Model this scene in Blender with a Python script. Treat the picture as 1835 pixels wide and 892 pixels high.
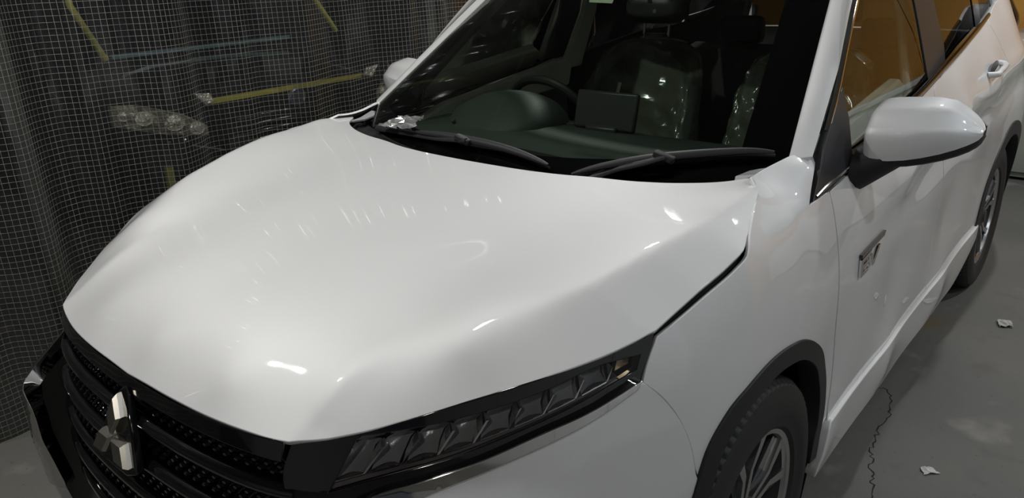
import bpy, bmesh, math, random
import numpy as np
from mathutils import Vector, Matrix
from mathutils.geometry import delaunay_2d_cdt
for _o in list(bpy.data.objects): bpy.data.objects.remove(_o)
random.seed(7)
scene = bpy.context.scene; COL = scene.collection
# ---------------------------------------------------------------- camera
CAM = (-0.406123, -1.396727, 1.589063); YAW, PITCH, ROLL, FPX = 0.710939, 0.364811, -0.038640, 1370.08
_fw = np.array([math.cos(PITCH)*math.cos(YAW), math.cos(PITCH)*math.sin(YAW), -math.sin(PITCH)])
_r = np.cross(_fw, [0, 0, 1]); _r /= np.linalg.norm(_r); _u = np.cross(_r, _fw)
_r, _u = math.cos(ROLL)*_r+math.sin(ROLL)*_u, -math.sin(ROLL)*_r+math.cos(ROLL)*_u
cam = bpy.data.objects.new('camera', bpy.data.cameras.new('camera')); COL.objects.link(cam)
cam.matrix_world = Matrix(((_r[0], _u[0], -_fw[0], CAM[0]), (_r[1], _u[1], -_fw[1], CAM[1]), (_r[2], _u[2], -_fw[2], CAM[2]), (0, 0, 0, 1)))
cam.data.sensor_fit = 'HORIZONTAL'; cam.data.sensor_width = 36; cam.data.lens = FPX/1835*36; cam.data.clip_start = .02
scene.camera = cam
# ---------------------------------------------------------------- world, exposure
world = bpy.data.worlds.new('world'); scene.world = world; world.use_nodes = True
world.node_tree.nodes['Background'].inputs[0].default_value = (.80, .86, 1, 1); world.node_tree.nodes['Background'].inputs[1].default_value = .035
scene.view_settings.view_transform = 'Standard'; scene.view_settings.look = 'None'
scene.view_settings.exposure = 0; scene.view_settings.gamma = 1; scene.view_settings.use_curve_mapping = False
# ceiling lamps, with unseen fill lamps added over the hood, front and near side: x, y, length, direction (degrees), watts, colour, where
CEIL = 2.95
LAMPS = [(2.9, .70, .17, 15, 27, (1, .99, .975), 'above the roof of the white car'), (.0, 1.05, .06, 15, 24, (1, .99, .975), 'beside the mesh curtain ahead of the white hood'),
         (.75, .15, .14, 15, 9, (1, .99, .975), 'added as fill straight above the white hood'), (3.9, -.9, .17, 15, 22, (.95, .97, 1), 'above the rear wheel of the white car'),
         (4.6, -2.5, .17, 15, 32, (.93, .96, 1), 'in the rear corner by the plywood walls'), (-1.6, -1.7, .17, 15, 11, (1, .97, .92), 'added as fill ahead of the white front bumper'),
         (2.2, -2.7, .17, 15, 16, (.86, .93, 1), 'added as fill beside the white front door'), (.6, -2.9, .17, 15, 11, (.90, .95, 1), 'added as fill beside the white front wheel')]
for _l in LAMPS:
    _d = bpy.data.lights.new('tube_light', 'AREA'); _d.shape = 'RECTANGLE'; _d.size = _l[2]; _d.size_y = _l[2]*.45; _d.energy = _l[4]; _d.color = _l[5]
    _o = bpy.data.objects.new('tube_light', _d); COL.objects.link(_o); _o.location = (_l[0], _l[1], CEIL-.115); _o.rotation_euler = (0, 0, math.radians(_l[3]))
# ---------------------------------------------------------------- surfaces of the car body (x rearward, y to the car's right, z up)
class TPS:
    def __init__(s, P, v, lam=1e-5):
        P = np.asarray(P, float); v = np.asarray(v, float); n = len(P); s.P = P
        K = s.k(np.linalg.norm(P[:, None]-P[None], axis=2)) + lam*np.eye(n)
        A = np.zeros((n+3, n+3)); A[:n, :n] = K; A[:n, n] = 1; A[:n, n+1:] = P; A[n, :n] = 1; A[n+1:, :n] = P.T
        w = np.linalg.solve(A, np.concatenate([v, [0, 0, 0]])); s.w = w[:n]; s.a = w[n:]
    @staticmethod
    def k(r): return np.where(r > 1e-9, r*r*np.log(np.maximum(r, 1e-9)), 0)
    def __call__(s, u, v):
        u = np.asarray(u, float); v = np.asarray(v, float); sh = u.shape
        Q = np.stack([u.ravel(), v.ravel()], -1)
        r = np.linalg.norm(Q[:, None]-s.P[None], axis=2)
        return (s.k(r)@s.w + s.a[0] + Q@s.a[1:]).reshape(sh)
def sst(x, a, b):
    t = np.clip((np.asarray(x, float)-a)/(b-a), 0, 1); return t*t*(3-2*t)
def splus(d, w): return w*np.logaddexp(0, np.asarray(d)/w)
# hood ---------------------------------------------------------
C1 = np.array([(0, .447), (.14, .446), (.18, .440), (.24, .446), (.31, .455), (.38, .470), (.47, .50), (.55, .53), (.8, .62), (1.3, .7)])
C2 = np.array([(0, .40), (.33, .52), (.395, .585), (.487, .626), (.62, .690), (.765, .730), (.97, .770), (1.13, .772), (1.3, .762)])
def hood_terms(x, a):
    g1 = np.interp(x, C1[:, 0], C1[:, 1]); g2 = np.interp(x, C2[:, 0], C2[:, 1])
    k1 = .34*(1-sst(x, .22, .60)); k2 = .50*sst(x, .30, .62)
    w2 = .006+.03*(1-sst(x, .30, .65)); w1 = .006+.05*sst(x, .25, .6)
    return -k1*splus(a-g1, w1) - k2*splus(a-g2, w2)
HD = [(.085,0,.880),(.14,0,.916),(.2,0,.944),(.35,0,.990),(.6,0,1.038),(.85,0,1.068),(1.06,0,1.082),(1.2,0,1.09),
 (.097,.25,.880),(.15,.25,.914),(.21,.25,.942),(.36,.25,.988),(.6,.25,1.036),(.85,.25,1.066),(1.03,.25,1.080),(1.2,.25,1.09),
 (.143,.446,.881),(.19,.43,.908),(.24,.44,.934),(.31,.452,.962),(.39,.465,.985),(.6,.46,1.030),(.85,.5,1.064),(1.06,.5,1.082),(1.2,.5,1.09),
 (.20,.51,.893),(.263,.575,.906),(.375,.668,.932),(.48,.748,.958),(.63,.817,.982),
 (.395,.585,.982),(.487,.626,1.010),(.62,.69,1.042),(.765,.730,1.066),(.97,.77,1.086),(1.13,.772,1.098),
 (.686,.827,.992),(.765,.838,1.012),(.85,.844,1.032),(.911,.843,1.047),(.97,.83,1.058),(1.023,.81,1.07),(1.085,.80,1.082),(1.236,.726,1.096),(1.164,.66,1.092),(1.3,.76,1.10)]
_h = np.array(HD); _f = _h[_h[:, 1] > 0]; _hm = np.concatenate([_h, _f*np.array([1, -1, 1])])
_HT = TPS(_hm[:, :2], _hm[:, 2]-hood_terms(_hm[:, 0], np.abs(_hm[:, 1])), 2e-5)
def hood_z(x, y): return _HT(x, y) + hood_terms(x, np.abs(y))
def S_hood(x, y):
    x, y = np.broadcast_arrays(np.asarray(x, float), np.asarray(y, float)); return np.stack([x, y, hood_z(x, y)], -1)
# front: plan curve swept over height ---------------------------
_pl = np.array([(.085,0),(.087,.1),(.097,.25),(.114,.36),(.139,.445),(.19,.515),(.263,.583),(.375,.672),(.48,.748),(.56,.79),(.63,.822),(.75,.865),(.88,.895),(1.05,.91)])
def _dense(P, n=400):
    P = np.asarray(P, float); d = np.r_[0, np.cumsum(np.linalg.norm(np.diff(P, axis=0), axis=1))]
    Q = np.vstack([P[0]*[1, -1]*0+P[0]*np.array([1., -1.]) if False else P])
    m = np.gradient(P, d, axis=0); m[0] = [0, 1]
    s = np.linspace(0, d[-1], n); i = np.clip(np.searchsorted(d, s)-1, 0, len(d)-2); h = d[i+1]-d[i]; t = (s-d[i])/h
    h00 = 2*t**3-3*t**2+1; h10 = t**3-2*t**2+t; h01 = -2*t**3+3*t**2; h11 = t**3-t**2
    R = h00[:, None]*P[i]+(h10*h)[:, None]*m[i]+h01[:, None]*P[i+1]+(h11*h)[:, None]*m[i+1]
    return s, R
_ps, _pr = _dense(_pl)
_k = np.exp(-np.linspace(-2, 2, 41)**2); _k /= _k.sum()
_ext = np.concatenate([_pr[1:41][::-1]*[1, -1], _pr, _pr[-1]+(_pr[-1]-_pr[-2])*np.arange(1, 41)[:, None]])
_pr = np.stack([np.convolve(_ext[:, j], _k, 'same')[40:-40] for j in (0, 1)], -1)
_tg = np.gradient(_pr, _ps, axis=0); _tg /= np.linalg.norm(_tg, axis=1)[:, None]
SMAX = _ps[-1]
_OFF = np.array([(.10,-.03),(.25,.02),(.40,.045),(.55,.055),(.70,.045),(.80,.024),(.88,0),(1.0,-.03)])
def front_bump(s, z):
    a = np.abs(s); return .078*sst(.80-z, 0, .12)*sst(a, .40, .46)*(1-sst(a, .62, .95))
def front_off(s, z):
    a = np.abs(s); o = np.interp(z, _OFF[:, 0], _OFF[:, 1])
    return o*(1-.40*sst(a, .75, 1.15))
def S_front(s, z, off=0.0):
    s, z = np.broadcast_arrays(np.asarray(s, float), np.asarray(z, float)); a = np.abs(s); sg = np.where(s < 0, -1., 1.)
    x = np.interp(a, _ps, _pr[:, 0]); y = np.interp(a, _ps, _pr[:, 1]); tx = np.interp(a, _ps, _tg[:, 0]); ty = np.interp(a, _ps, _tg[:, 1])
    zl = z + .0*a; o = front_off(s, z - .10*sst(a, .45, .95)) + off
    return np.stack([x-ty*o, (y+tx*o)*sg, zl], -1)
# side: |y| as a function of (x, z) --------------------------------
SD = [(.765,1.008,.838),(.85,1.03,.846),(.911,1.045,.845),(.97,1.056,.834),(1.085,1.08,.80),(1.236,1.094,.745),(1.30,1.106,.742),(1.38,1.12,.752),(1.378,1.106,.785),(1.45,1.085,.797),(1.12,1.098,.772),
 (1.0,1.0,.868),(1.0,.93,.888),(1.0,.82,.903),(1.0,.7,.905),
 (1.2,1.03,.836),(1.2,.93,.874),(1.2,.82,.895),(1.25,.7,.898),(1.33,1.03,.826),(1.33,.93,.864),(1.33,.8,.890),
 (1.45,1.03,.832),(1.45,.95,.862),(1.45,.85,.880),(1.45,.7,.885),(1.45,.55,.882),(1.45,.42,.884),(1.45,.3,.885),(1.45,.2,.865),(1.37,.6,.886),
 (2.0,1.12,.793),(2.0,1.02,.850),(2.0,.93,.876),(2.0,.85,.878),(2.0,.7,.872),(2.0,.55,.868),(2.0,.42,.878),(2.0,.3,.885),(2.0,.2,.862),
 (2.7,1.20,.786),(2.7,1.10,.85),(2.7,1.02,.880),(2.7,.85,.880),(2.7,.6,.864),(2.7,.42,.880),(2.7,.3,.885),(2.7,.2,.862),
 (3.2,1.27,.778),(3.2,1.15,.85),(3.2,1.05,.888),(3.2,.85,.896),(3.2,.6,.890),(3.2,.4,.892),(3.2,.2,.865),
 (3.67,1.32,.762),(3.67,1.15,.848),(3.67,1.0,.893),(3.67,.8,.908),(4.2,1.35,.70),(4.2,1.1,.80),(4.2,.9,.86),(4.2,.6,.868),(4.2,.35,.85),
 (4.5,1.3,.60),(4.5,1.0,.72),(4.5,.6,.74)]
for _s in (.80, .90, 1.0, 1.07, 1.14):
    for _z in (.45, .6, .72, .82, .90):
        _q = S_front(_s, _z); SD.append((_q[0], _q[2], _q[1]))
_sd = np.array(SD); _R2 = 2**.5
_ST = TPS(np.stack([_sd[:, 0]*.8, (_sd[:, 1]-_sd[:, 2])/_R2], -1), (_sd[:, 1]+_sd[:, 2])/_R2, 1e-4)   # height field seen from 45 degrees above
SHO = np.array([(1.3, .90), (1.8, .93), (2.4, .985), (3.0, 1.035), (3.6, 1.07), (4.5, 1.1)])
def S_side(x, q, off=0.0):
    x, q = np.broadcast_arrays(np.asarray(x, float), np.asarray(q, float))
    p = _ST(x*.8, q); a = (p-q)/_R2; z = (p+q)/_R2
    zc = np.interp(x, SHO[:, 0], SHO[:, 1]); k = sst(x, 1.5, 2.2); d = z-zc
    a = a + k*(.012*np.exp(-(d/.05)**2) - .012*np.exp(-((d+.10)/.06)**2))
    return np.stack([x, -(a+off), z], -1)
def side_q(x, z):      # parameter of the side at a height z
    x = np.asarray(x, float); z = np.asarray(z, float); q = (z-.87)/_R2
    for _ in range(30): q = q - (S_side(x, q)[..., 2]-z)*.6
    return q
# greenhouse ---------------------------------------------------------
def S_glass(x, z, off=0.0):
    x, z = np.broadcast_arrays(np.asarray(x, float), np.asarray(z, float))
    a = .793-.272*(z-1.1)-.06*np.clip(z-1.3, 0, 1)**2*2-.05*sst(x, 2.4, 4.3)*1.0 + .012*np.sin(np.clip((x-1.4)/2.6, 0, 1)*np.pi)
    return np.stack([x, -(a+off), z], -1)
def edge_ws(z): return 1.357+(z-1.1)*1.480, .753-(z-1.1)*.320
def S_ws(y, z, off=0.0):   # windscreen
    y, z = np.broadcast_arrays(np.asarray(y, float), np.asarray(z, float)); xe, ye = edge_ws(z)
    q = np.abs(y)/ye
    x = xe - .20*(1-q**2.2) - .008*0
    return np.stack([x-.56*off, y, z+.83*off], -1)

def S_bump(s, z, off=0.0): return S_front(s, z, front_bump(np.asarray(s, float), np.asarray(z, float))+off)
def S_pil(t, z, off=0.0):   # windscreen pillar, t from the screen edge (0) to the side glass (1)
    t, z = np.broadcast_arrays(np.asarray(t, float), np.asarray(z, float)); xe, ye = edge_ws(z)
    o = S_glass(xe+.04, z); b = np.sin(np.clip(t, 0, 1)*np.pi)*(.2+.8*sst(z, 1.12, 1.25))
    return np.stack([xe+t*.022-b*.005, -(ye+t*(-o[..., 1]-ye)+b*.004+off), z+b*.003], -1)
# ---- outlines of the body panels on those surfaces (u, v)
OUT = {
 'hood': [[[0.084,0.0],[0.0857,-0.068],[0.0883,-0.1469],[0.0951,-0.2311],[0.1052,-0.3032],[0.1185,-0.3655],[0.1299,-0.412],[0.1389,-0.4408]],[[0.1389,-0.4408],[0.1738,-0.4868],[0.21,-0.5269],[0.2629,-0.5751],[0.3178,-0.6221],[0.3759,-0.6669],[0.4258,-0.7081],[0.4805,-0.7465],[0.5344,-0.7758],[0.5859,-0.7975],[0.6366,-0.8148]],[[0.6366,-0.8148],[0.6903,-0.8199],[0.7571,-0.8284],[0.8647,-0.8405],[0.9168,-0.8416],[0.9673,-0.8261],[1.0429,-0.802],[1.1284,-0.7766]],[[1.1284,-0.7766],[1.2342,-0.7126]],[[1.2342,-0.7126],[1.1863,-0.6753],[1.1346,-0.5904],[1.1033,-0.4906],[1.0846,-0.3767],[1.0636,-0.291],[1.0506,-0.2001],[1.0456,-0.0971],[1.044,0.0]]],
 'fender': [[[0.5926,0.0595],[0.6094,0.0805],[0.6396,0.1068]],[[0.6396,0.1068],[0.6919,0.1088],[0.7641,0.1139],[0.8742,0.1219],[0.9236,0.1307],[0.9684,0.1572],[1.0383,0.1908],[1.154,0.2292]],[[1.154,0.2292],[1.1899,0.2656]],[[1.1899,0.2656],[1.2838,0.2679],[1.3383,0.2652],[1.3796,0.2629]],[[1.3796,0.2629],[1.4178,0.2496],[1.4942,0.239]],[[1.4942,0.239],[1.3886,0.199],[1.3114,0.1421]],[[1.3114,0.1421],[1.3673,0.1415],[1.4297,0.142]],[[1.4297,0.142],[1.4127,0.0498],[1.4095,-0.0197],[1.4152,-0.1096],[1.4593,-0.2575],[1.4482,-0.3373]],[[1.4482,-0.3373],[1.3881,-0.3485]],[[1.3881,-0.3485],[1.4073,-0.3125],[1.3998,-0.25],[1.3354,-0.175],[1.2321,-0.1185],[1.1445,-0.0881],[1.0713,-0.0743],[0.9464,-0.0636],[0.8488,-0.0699],[0.772,-0.0825],[0.7132,-0.117],[0.6975,-0.1425]],[[0.6975,-0.1425],[0.6819,-0.0899],[0.6529,-0.0266],[0.6258,0.0165],[0.5926,0.0595]]],
 'front_door': [[[1.4391,0.1397],[1.4226,0.0471],[1.4222,-0.0229],[1.4326,-0.114],[1.4749,-0.2627],[1.4646,-0.3487]],[[1.4646,-0.3487],[1.8,-0.3468],[2.2,-0.347],[2.52,-0.3439]],[[2.52,-0.3439],[2.53,-0.1217],[2.5,0.0573],[2.44,0.214],[2.5586,0.2443]],[[2.5586,0.2443],[2.3419,0.2208],[2.0572,0.1988],[1.7801,0.167],[1.6432,0.1525],[1.4391,0.1397]]],
 'rear_door': [[[2.53,-0.3442],[2.54,-0.1214],[2.51,0.0568],[2.45,0.2135],[2.5813,0.2463]],[[2.5813,0.2463],[2.9611,0.2911],[3.2658,0.3294],[3.36,0.3418]],[[3.36,0.3418],[3.45,0.1643],[3.52,-0.0016],[3.5289,-0.1047]],[[3.5289,-0.1047],[3.4783,-0.1211],[3.4312,-0.1416],[3.3886,-0.1659],[3.3512,-0.1939],[3.3195,-0.2253],[3.2942,-0.26],[3.2756,-0.2971],[3.2642,-0.3348]],[[3.2642,-0.3348],[2.9,-0.3362],[2.53,-0.3442]]],
 'quarter_panel': [[[3.5429,-0.101],[3.53,-0.0017],[3.46,0.1644],[3.37,0.3415]],[[3.37,0.3415],[3.55,0.3833],[3.7,0.4051]],[[3.7,0.4051],[4.1,0.4119],[4.42,0.418]],[[4.42,0.418],[4.5,0.198],[4.5,-0.099],[4.4,-0.3048]],[[4.4,-0.3048],[4.12,-0.3584]],[[4.12,-0.3584],[4.1153,-0.3183],[4.1014,-0.28],[4.0785,-0.244],[4.0471,-0.2104],[4.008,-0.1796],[3.962,-0.152],[3.91,-0.1281],[3.8532,-0.1087],[3.7929,-0.0944],[3.7304,-0.086],[3.6669,-0.084],[3.604,-0.0893],[3.5429,-0.101]]],
 'sill': [[[1.462,-0.3518],[1.8,-0.3537],[2.2,-0.3539],[2.6,-0.3531],[2.95,-0.3413],[3.27,-0.3313]],[[3.27,-0.3313],[3.3,-0.3738]],[[3.3,-0.3738],[3.18,-0.4398],[2.8,-0.4607],[2.2,-0.4578],[1.6,-0.4541],[1.42,-0.4511]],[[1.42,-0.4511],[1.43,-0.4133],[1.462,-0.3518]]],
 'chrome_strip': [[[-1.0339,0.9118],[-0.942,0.8866],[-0.8565,0.8675],[-0.7499,0.8363],[-0.6438,0.8112],[-0.5786,0.7974],[-0.515,0.765],[-0.468,0.72],[-0.447,0.66],[-0.437,0.55],[-0.43,0.42]],[[-0.43,0.42],[-0.455,0.42]],[[-0.455,0.42],[-0.463,0.55],[-0.474,0.66],[-0.497,0.715],[-0.55,0.748],[-0.6575,0.7918],[-0.7584,0.8211],[-0.8625,0.8511],[-0.9729,0.8828],[-1.0237,0.901]],[[-1.0237,0.901],[-1.0339,0.9118]]],
 'bumper': [[[-1.0321,0.8966],[-1.0396,0.9035]],[[-1.0396,0.9035],[-1.0792,0.8627],[-1.1075,0.8183],[-1.1386,0.7452],[-1.1522,0.6822]],[[-1.1522,0.6822],[-1.2,0.55],[-1.215,0.4],[-1.21,0.26]],[[-1.21,0.26],[-0.9,0.22],[-0.45,0.22]],[[-0.45,0.22],[-0.455,0.42]],[[-0.455,0.42],[-0.463,0.55],[-0.474,0.66],[-0.497,0.715],[-0.55,0.748],[-0.6578,0.7888],[-0.7597,0.8187],[-0.8648,0.8488],[-0.9774,0.8803],[-1.0321,0.8966]]],
 'headlight_bezel': [[[-0.4495,0.874],[-0.5059,0.8815],[-0.5597,0.8892],[-0.6309,0.9029],[-0.7027,0.9178],[-0.7751,0.9315],[-0.8395,0.9436],[-0.9061,0.9549],[-0.9675,0.9622],[-1.0223,0.9701],[-1.0743,0.9779]],[[-1.0743,0.9779],[-1.056,0.9374],[-1.0399,0.9063]],[[-1.0399,0.9063],[-1.0386,0.9047],[-0.9455,0.8794],[-0.8583,0.8606],[-0.7507,0.8293],[-0.6435,0.8041],[-0.5776,0.7901],[-0.515,0.77],[-0.45,0.765]],[[-0.45,0.765],[-0.435,0.82],[-0.4495,0.874]]],
 'lens': [[[-0.5596,0.8875],[-0.6353,0.893],[-0.6991,0.8998],[-0.7914,0.9148],[-0.8544,0.9282],[-0.9631,0.9519],[-1.0461,0.9517]],[[-1.0461,0.9517],[-1.0352,0.9253]],[[-1.0352,0.9253],[-0.9629,0.9077],[-0.8636,0.8814],[-0.786,0.86],[-0.6945,0.8365],[-0.6252,0.8237],[-0.5607,0.8108],[-0.5046,0.7957]],[[-0.5046,0.7957],[-0.5321,0.8432],[-0.5596,0.8875]]],
 'cladding_outer': [[[1.3881,-0.3485],[1.4073,-0.3125],[1.3998,-0.25],[1.3354,-0.175],[1.2321,-0.1185],[1.1445,-0.0881],[1.0713,-0.0743],[0.9464,-0.0636],[0.8488,-0.0699],[0.772,-0.0825],[0.7132,-0.117],[0.6975,-0.1425]]],
}
WIPERS = [([[0.3122, 1.086], [0.1701, 1.0925], [0.0671, 1.0927], [-0.0545, 1.0884], [-0.1486, 1.0794], [-0.2239, 1.0678]], [[0.5549, 1.0702, 0.012], [0.3963, 1.0815, 0.012], [0.1936, 1.0866, 0.016], [0.0676, 1.0842, 0.036]], [0.0865, 1.0876]), ([[-0.3021, 1.0556], [-0.3431, 1.0693], [-0.4061, 1.085], [-0.4598, 1.0953], [-0.5411, 1.106], [-0.6203, 1.1135], [-0.6703, 1.1164], [-0.7195, 1.115]], [[-0.3299, 1.0542, 0.004], [-0.3905, 1.0755, 0.012], [-0.4605, 1.0821, 0.03], [-0.5064, 1.0925, 0.036]], [-0.5001, 1.096])]
WASHER = [0.2059, 1.1313]
FOIL = [[1.1628, 0.4921, 1.0949], [1.1363, 0.3191, 1.1083], [1.1819, 0.2974, 1.1414], [1.1963, 0.4324, 1.1289]]
CRACK = [(2.4141, -0.775), (2.4058, -0.8317), (2.2745, -0.8792), (2.1418, -0.8786), (2.0058, -0.8886), (1.8949, -0.9177), (1.7992, -0.9542), (1.6744, -0.9826)]
SCRAP1 = [(1.978, -1.0438, 0.001), (2.0053, -1.0703, 0.001), (1.9814, -1.1001, 0.001), (1.9491, -1.0622, 0.001)]
SCRAP2 = [(3.2914, -1.0398, 0.001), (3.3028, -1.0935, 0.001), (3.2467, -1.1084, 0.001), (3.2246, -1.0595, 0.001)]
BADGE = (1.585, 0.766, 0.049)
YELLOW = [([(1.922, 2.2, 2.94), (2.168, 2.2, 1.497), (2.34, 2.2, 1.239)], 'yellow slanted strap behind the curtain above the black car hood'), ([(0.919, 2.2, 2.94), (0.98, 2.2, 1.464), (1.078, 2.2, 1.227)], 'yellow slanted strap behind the curtain left of the black car'), ([(1.257, 2.2, 0.7), (1.235, 2.2, 0.0)], 'short yellow upright bar low behind the curtain below the black car headlamp')]
WROT = .35
STICKER = [[0.0886, 1.5014], [-0.0278, 1.5007], [-0.0468, 1.449], [0.0406, 1.4515]]
# ---------------------------------------------------------------- helpers
def sock(n, k, v):
    if k in n.inputs: n.inputs[k].default_value = v
MATS = {}
def mat(name, col, rough=.5, metal=0, coat=0, coat_rough=.03, emit=None, es=0, noise=None, bump=None, spec=.5, trans=0, alpha=1, ior=1.45, sheen=0):
    if name in MATS: return MATS[name]
    m = bpy.data.materials.new(name); m.use_nodes = True; nt = m.node_tree; b = nt.nodes['Principled BSDF']
    sock(b, 'Base Color', (*col, 1)); sock(b, 'Roughness', rough); sock(b, 'Metallic', metal); sock(b, 'Coat Weight', coat); sock(b, 'Coat Roughness', coat_rough)
    sock(b, 'Specular IOR Level', spec); sock(b, 'Transmission Weight', trans); sock(b, 'Alpha', alpha); sock(b, 'IOR', ior); sock(b, 'Sheen Weight', sheen)
    if emit: sock(b, 'Emission Color', (*emit, 1)); sock(b, 'Emission Strength', es)
    tc = nt.nodes.new('ShaderNodeTexCoord')
    if noise:      # (scale, amount, second colour)
        t = nt.nodes.new('ShaderNodeTexNoise'); sock(t, 'Scale', noise[0]); sock(t, 'Detail', 6); nt.links.new(tc.outputs['Object'], t.inputs['Vector'])
        mx = nt.nodes.new('ShaderNodeMix'); mx.data_type = 'RGBA'; mx.inputs[6].default_value = (*col, 1); mx.inputs[7].default_value = (*noise[2], 1)
        r = nt.nodes.new('ShaderNodeValToRGB'); r.color_ramp.elements[0].position = .5-noise[1]; r.color_ramp.elements[1].position = .5+noise[1]
        nt.links.new(t.outputs['Fac'], r.inputs['Fac']); nt.links.new(r.outputs['Color'], mx.inputs[0]); nt.links.new(mx.outputs[2], b.inputs['Base Color'])
    if bump:       # (scale, strength, distance)
        t = nt.nodes.new('ShaderNodeTexNoise'); sock(t, 'Scale', bump[0]); sock(t, 'Detail', 4); nt.links.new(tc.outputs['Object'], t.inputs['Vector'])
        bp = nt.nodes.new('ShaderNodeBump'); sock(bp, 'Strength', bump[1]); sock(bp, 'Distance', bump[2])
        nt.links.new(t.outputs['Fac'], bp.inputs['Height']); nt.links.new(bp.outputs['Normal'], b.inputs['Normal'])
    MATS[name] = m; return m
def clear_mat(name, tint, gloss=1.0, haze=0.0, hazecol=(.8, .8, .8), rough=.0, ior=1.5, bump=None):
    """thin clear sheet: tinted transparency under a fresnel reflection, with a little milky haze"""
    if name in MATS: return MATS[name]
    m = bpy.data.materials.new(name); m.use_nodes = True; nt = m.node_tree; nt.nodes.clear(); N = nt.nodes.new; L = nt.links.new
    out = N('ShaderNodeOutputMaterial'); tr = N('ShaderNodeBsdfTransparent'); tr.inputs[0].default_value = (*tint, 1)
    df = N('ShaderNodeBsdfDiffuse'); df.inputs[0].default_value = (*hazecol, 1); gl = N('ShaderNodeBsdfGlossy'); gl.inputs['Roughness'].default_value = rough
    fr = N('ShaderNodeFresnel'); fr.inputs['IOR'].default_value = ior; mu = N('ShaderNodeMath'); mu.operation = 'MULTIPLY'; mu.inputs[1].default_value = gloss; L(fr.outputs[0], mu.inputs[0])
    a = N('ShaderNodeMixShader'); a.inputs[0].default_value = haze; L(tr.outputs[0], a.inputs[1]); L(df.outputs[0], a.inputs[2])
    b = N('ShaderNodeMixShader'); L(mu.outputs[0], b.inputs[0]); L(a.outputs[0], b.inputs[1]); L(gl.outputs[0], b.inputs[2]); L(b.outputs[0], out.inputs[0])
    if bump:
        tc = N('ShaderNodeTexCoord'); t = N('ShaderNodeTexNoise'); t.inputs['Scale'].default_value = bump[0]; bp = N('ShaderNodeBump'); bp.inputs['Strength'].default_value = bump[1]; bp.inputs['Distance'].default_value = bump[2]
        L(tc.outputs['Object'], t.inputs['Vector']); L(t.outputs['Fac'], bp.inputs['Height'])
        for q in (gl, fr): L(bp.outputs[0], q.inputs['Normal'])
    MATS[name] = m; return m
def tag(o, label=None, cat=None, group=None, kind=None):
    for k, v in (('label', label), ('category', cat), ('group', group), ('kind', kind)):
        if v: o[k] = v
    return o
def empty(name, loc=(0, 0, 0), parent=None):
    o = bpy.data.objects.new(name, None); COL.objects.link(o); o.location = loc; o.empty_display_size = .1
    if parent: o.parent = parent
    return o
def obj(name, V, F, m, parent=None, smooth=True, normals=None, angle=None):
    me = bpy.data.meshes.new(name); me.from_pydata([tuple(map(float, v)) for v in V], [], [tuple(map(int, f)) for f in F]); me.materials.append(m)
    me.polygons.foreach_set('use_smooth', [smooth]*len(me.polygons))
    if normals is not None: me.normals_split_custom_set_from_vertices([tuple(map(float, n)) for n in normals])
    elif angle: me.set_sharp_from_angle(angle=math.radians(angle))
    me.update(); o = bpy.data.objects.new(name, me); COL.objects.link(o)
    if parent: o.parent = parent
    return o
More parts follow.
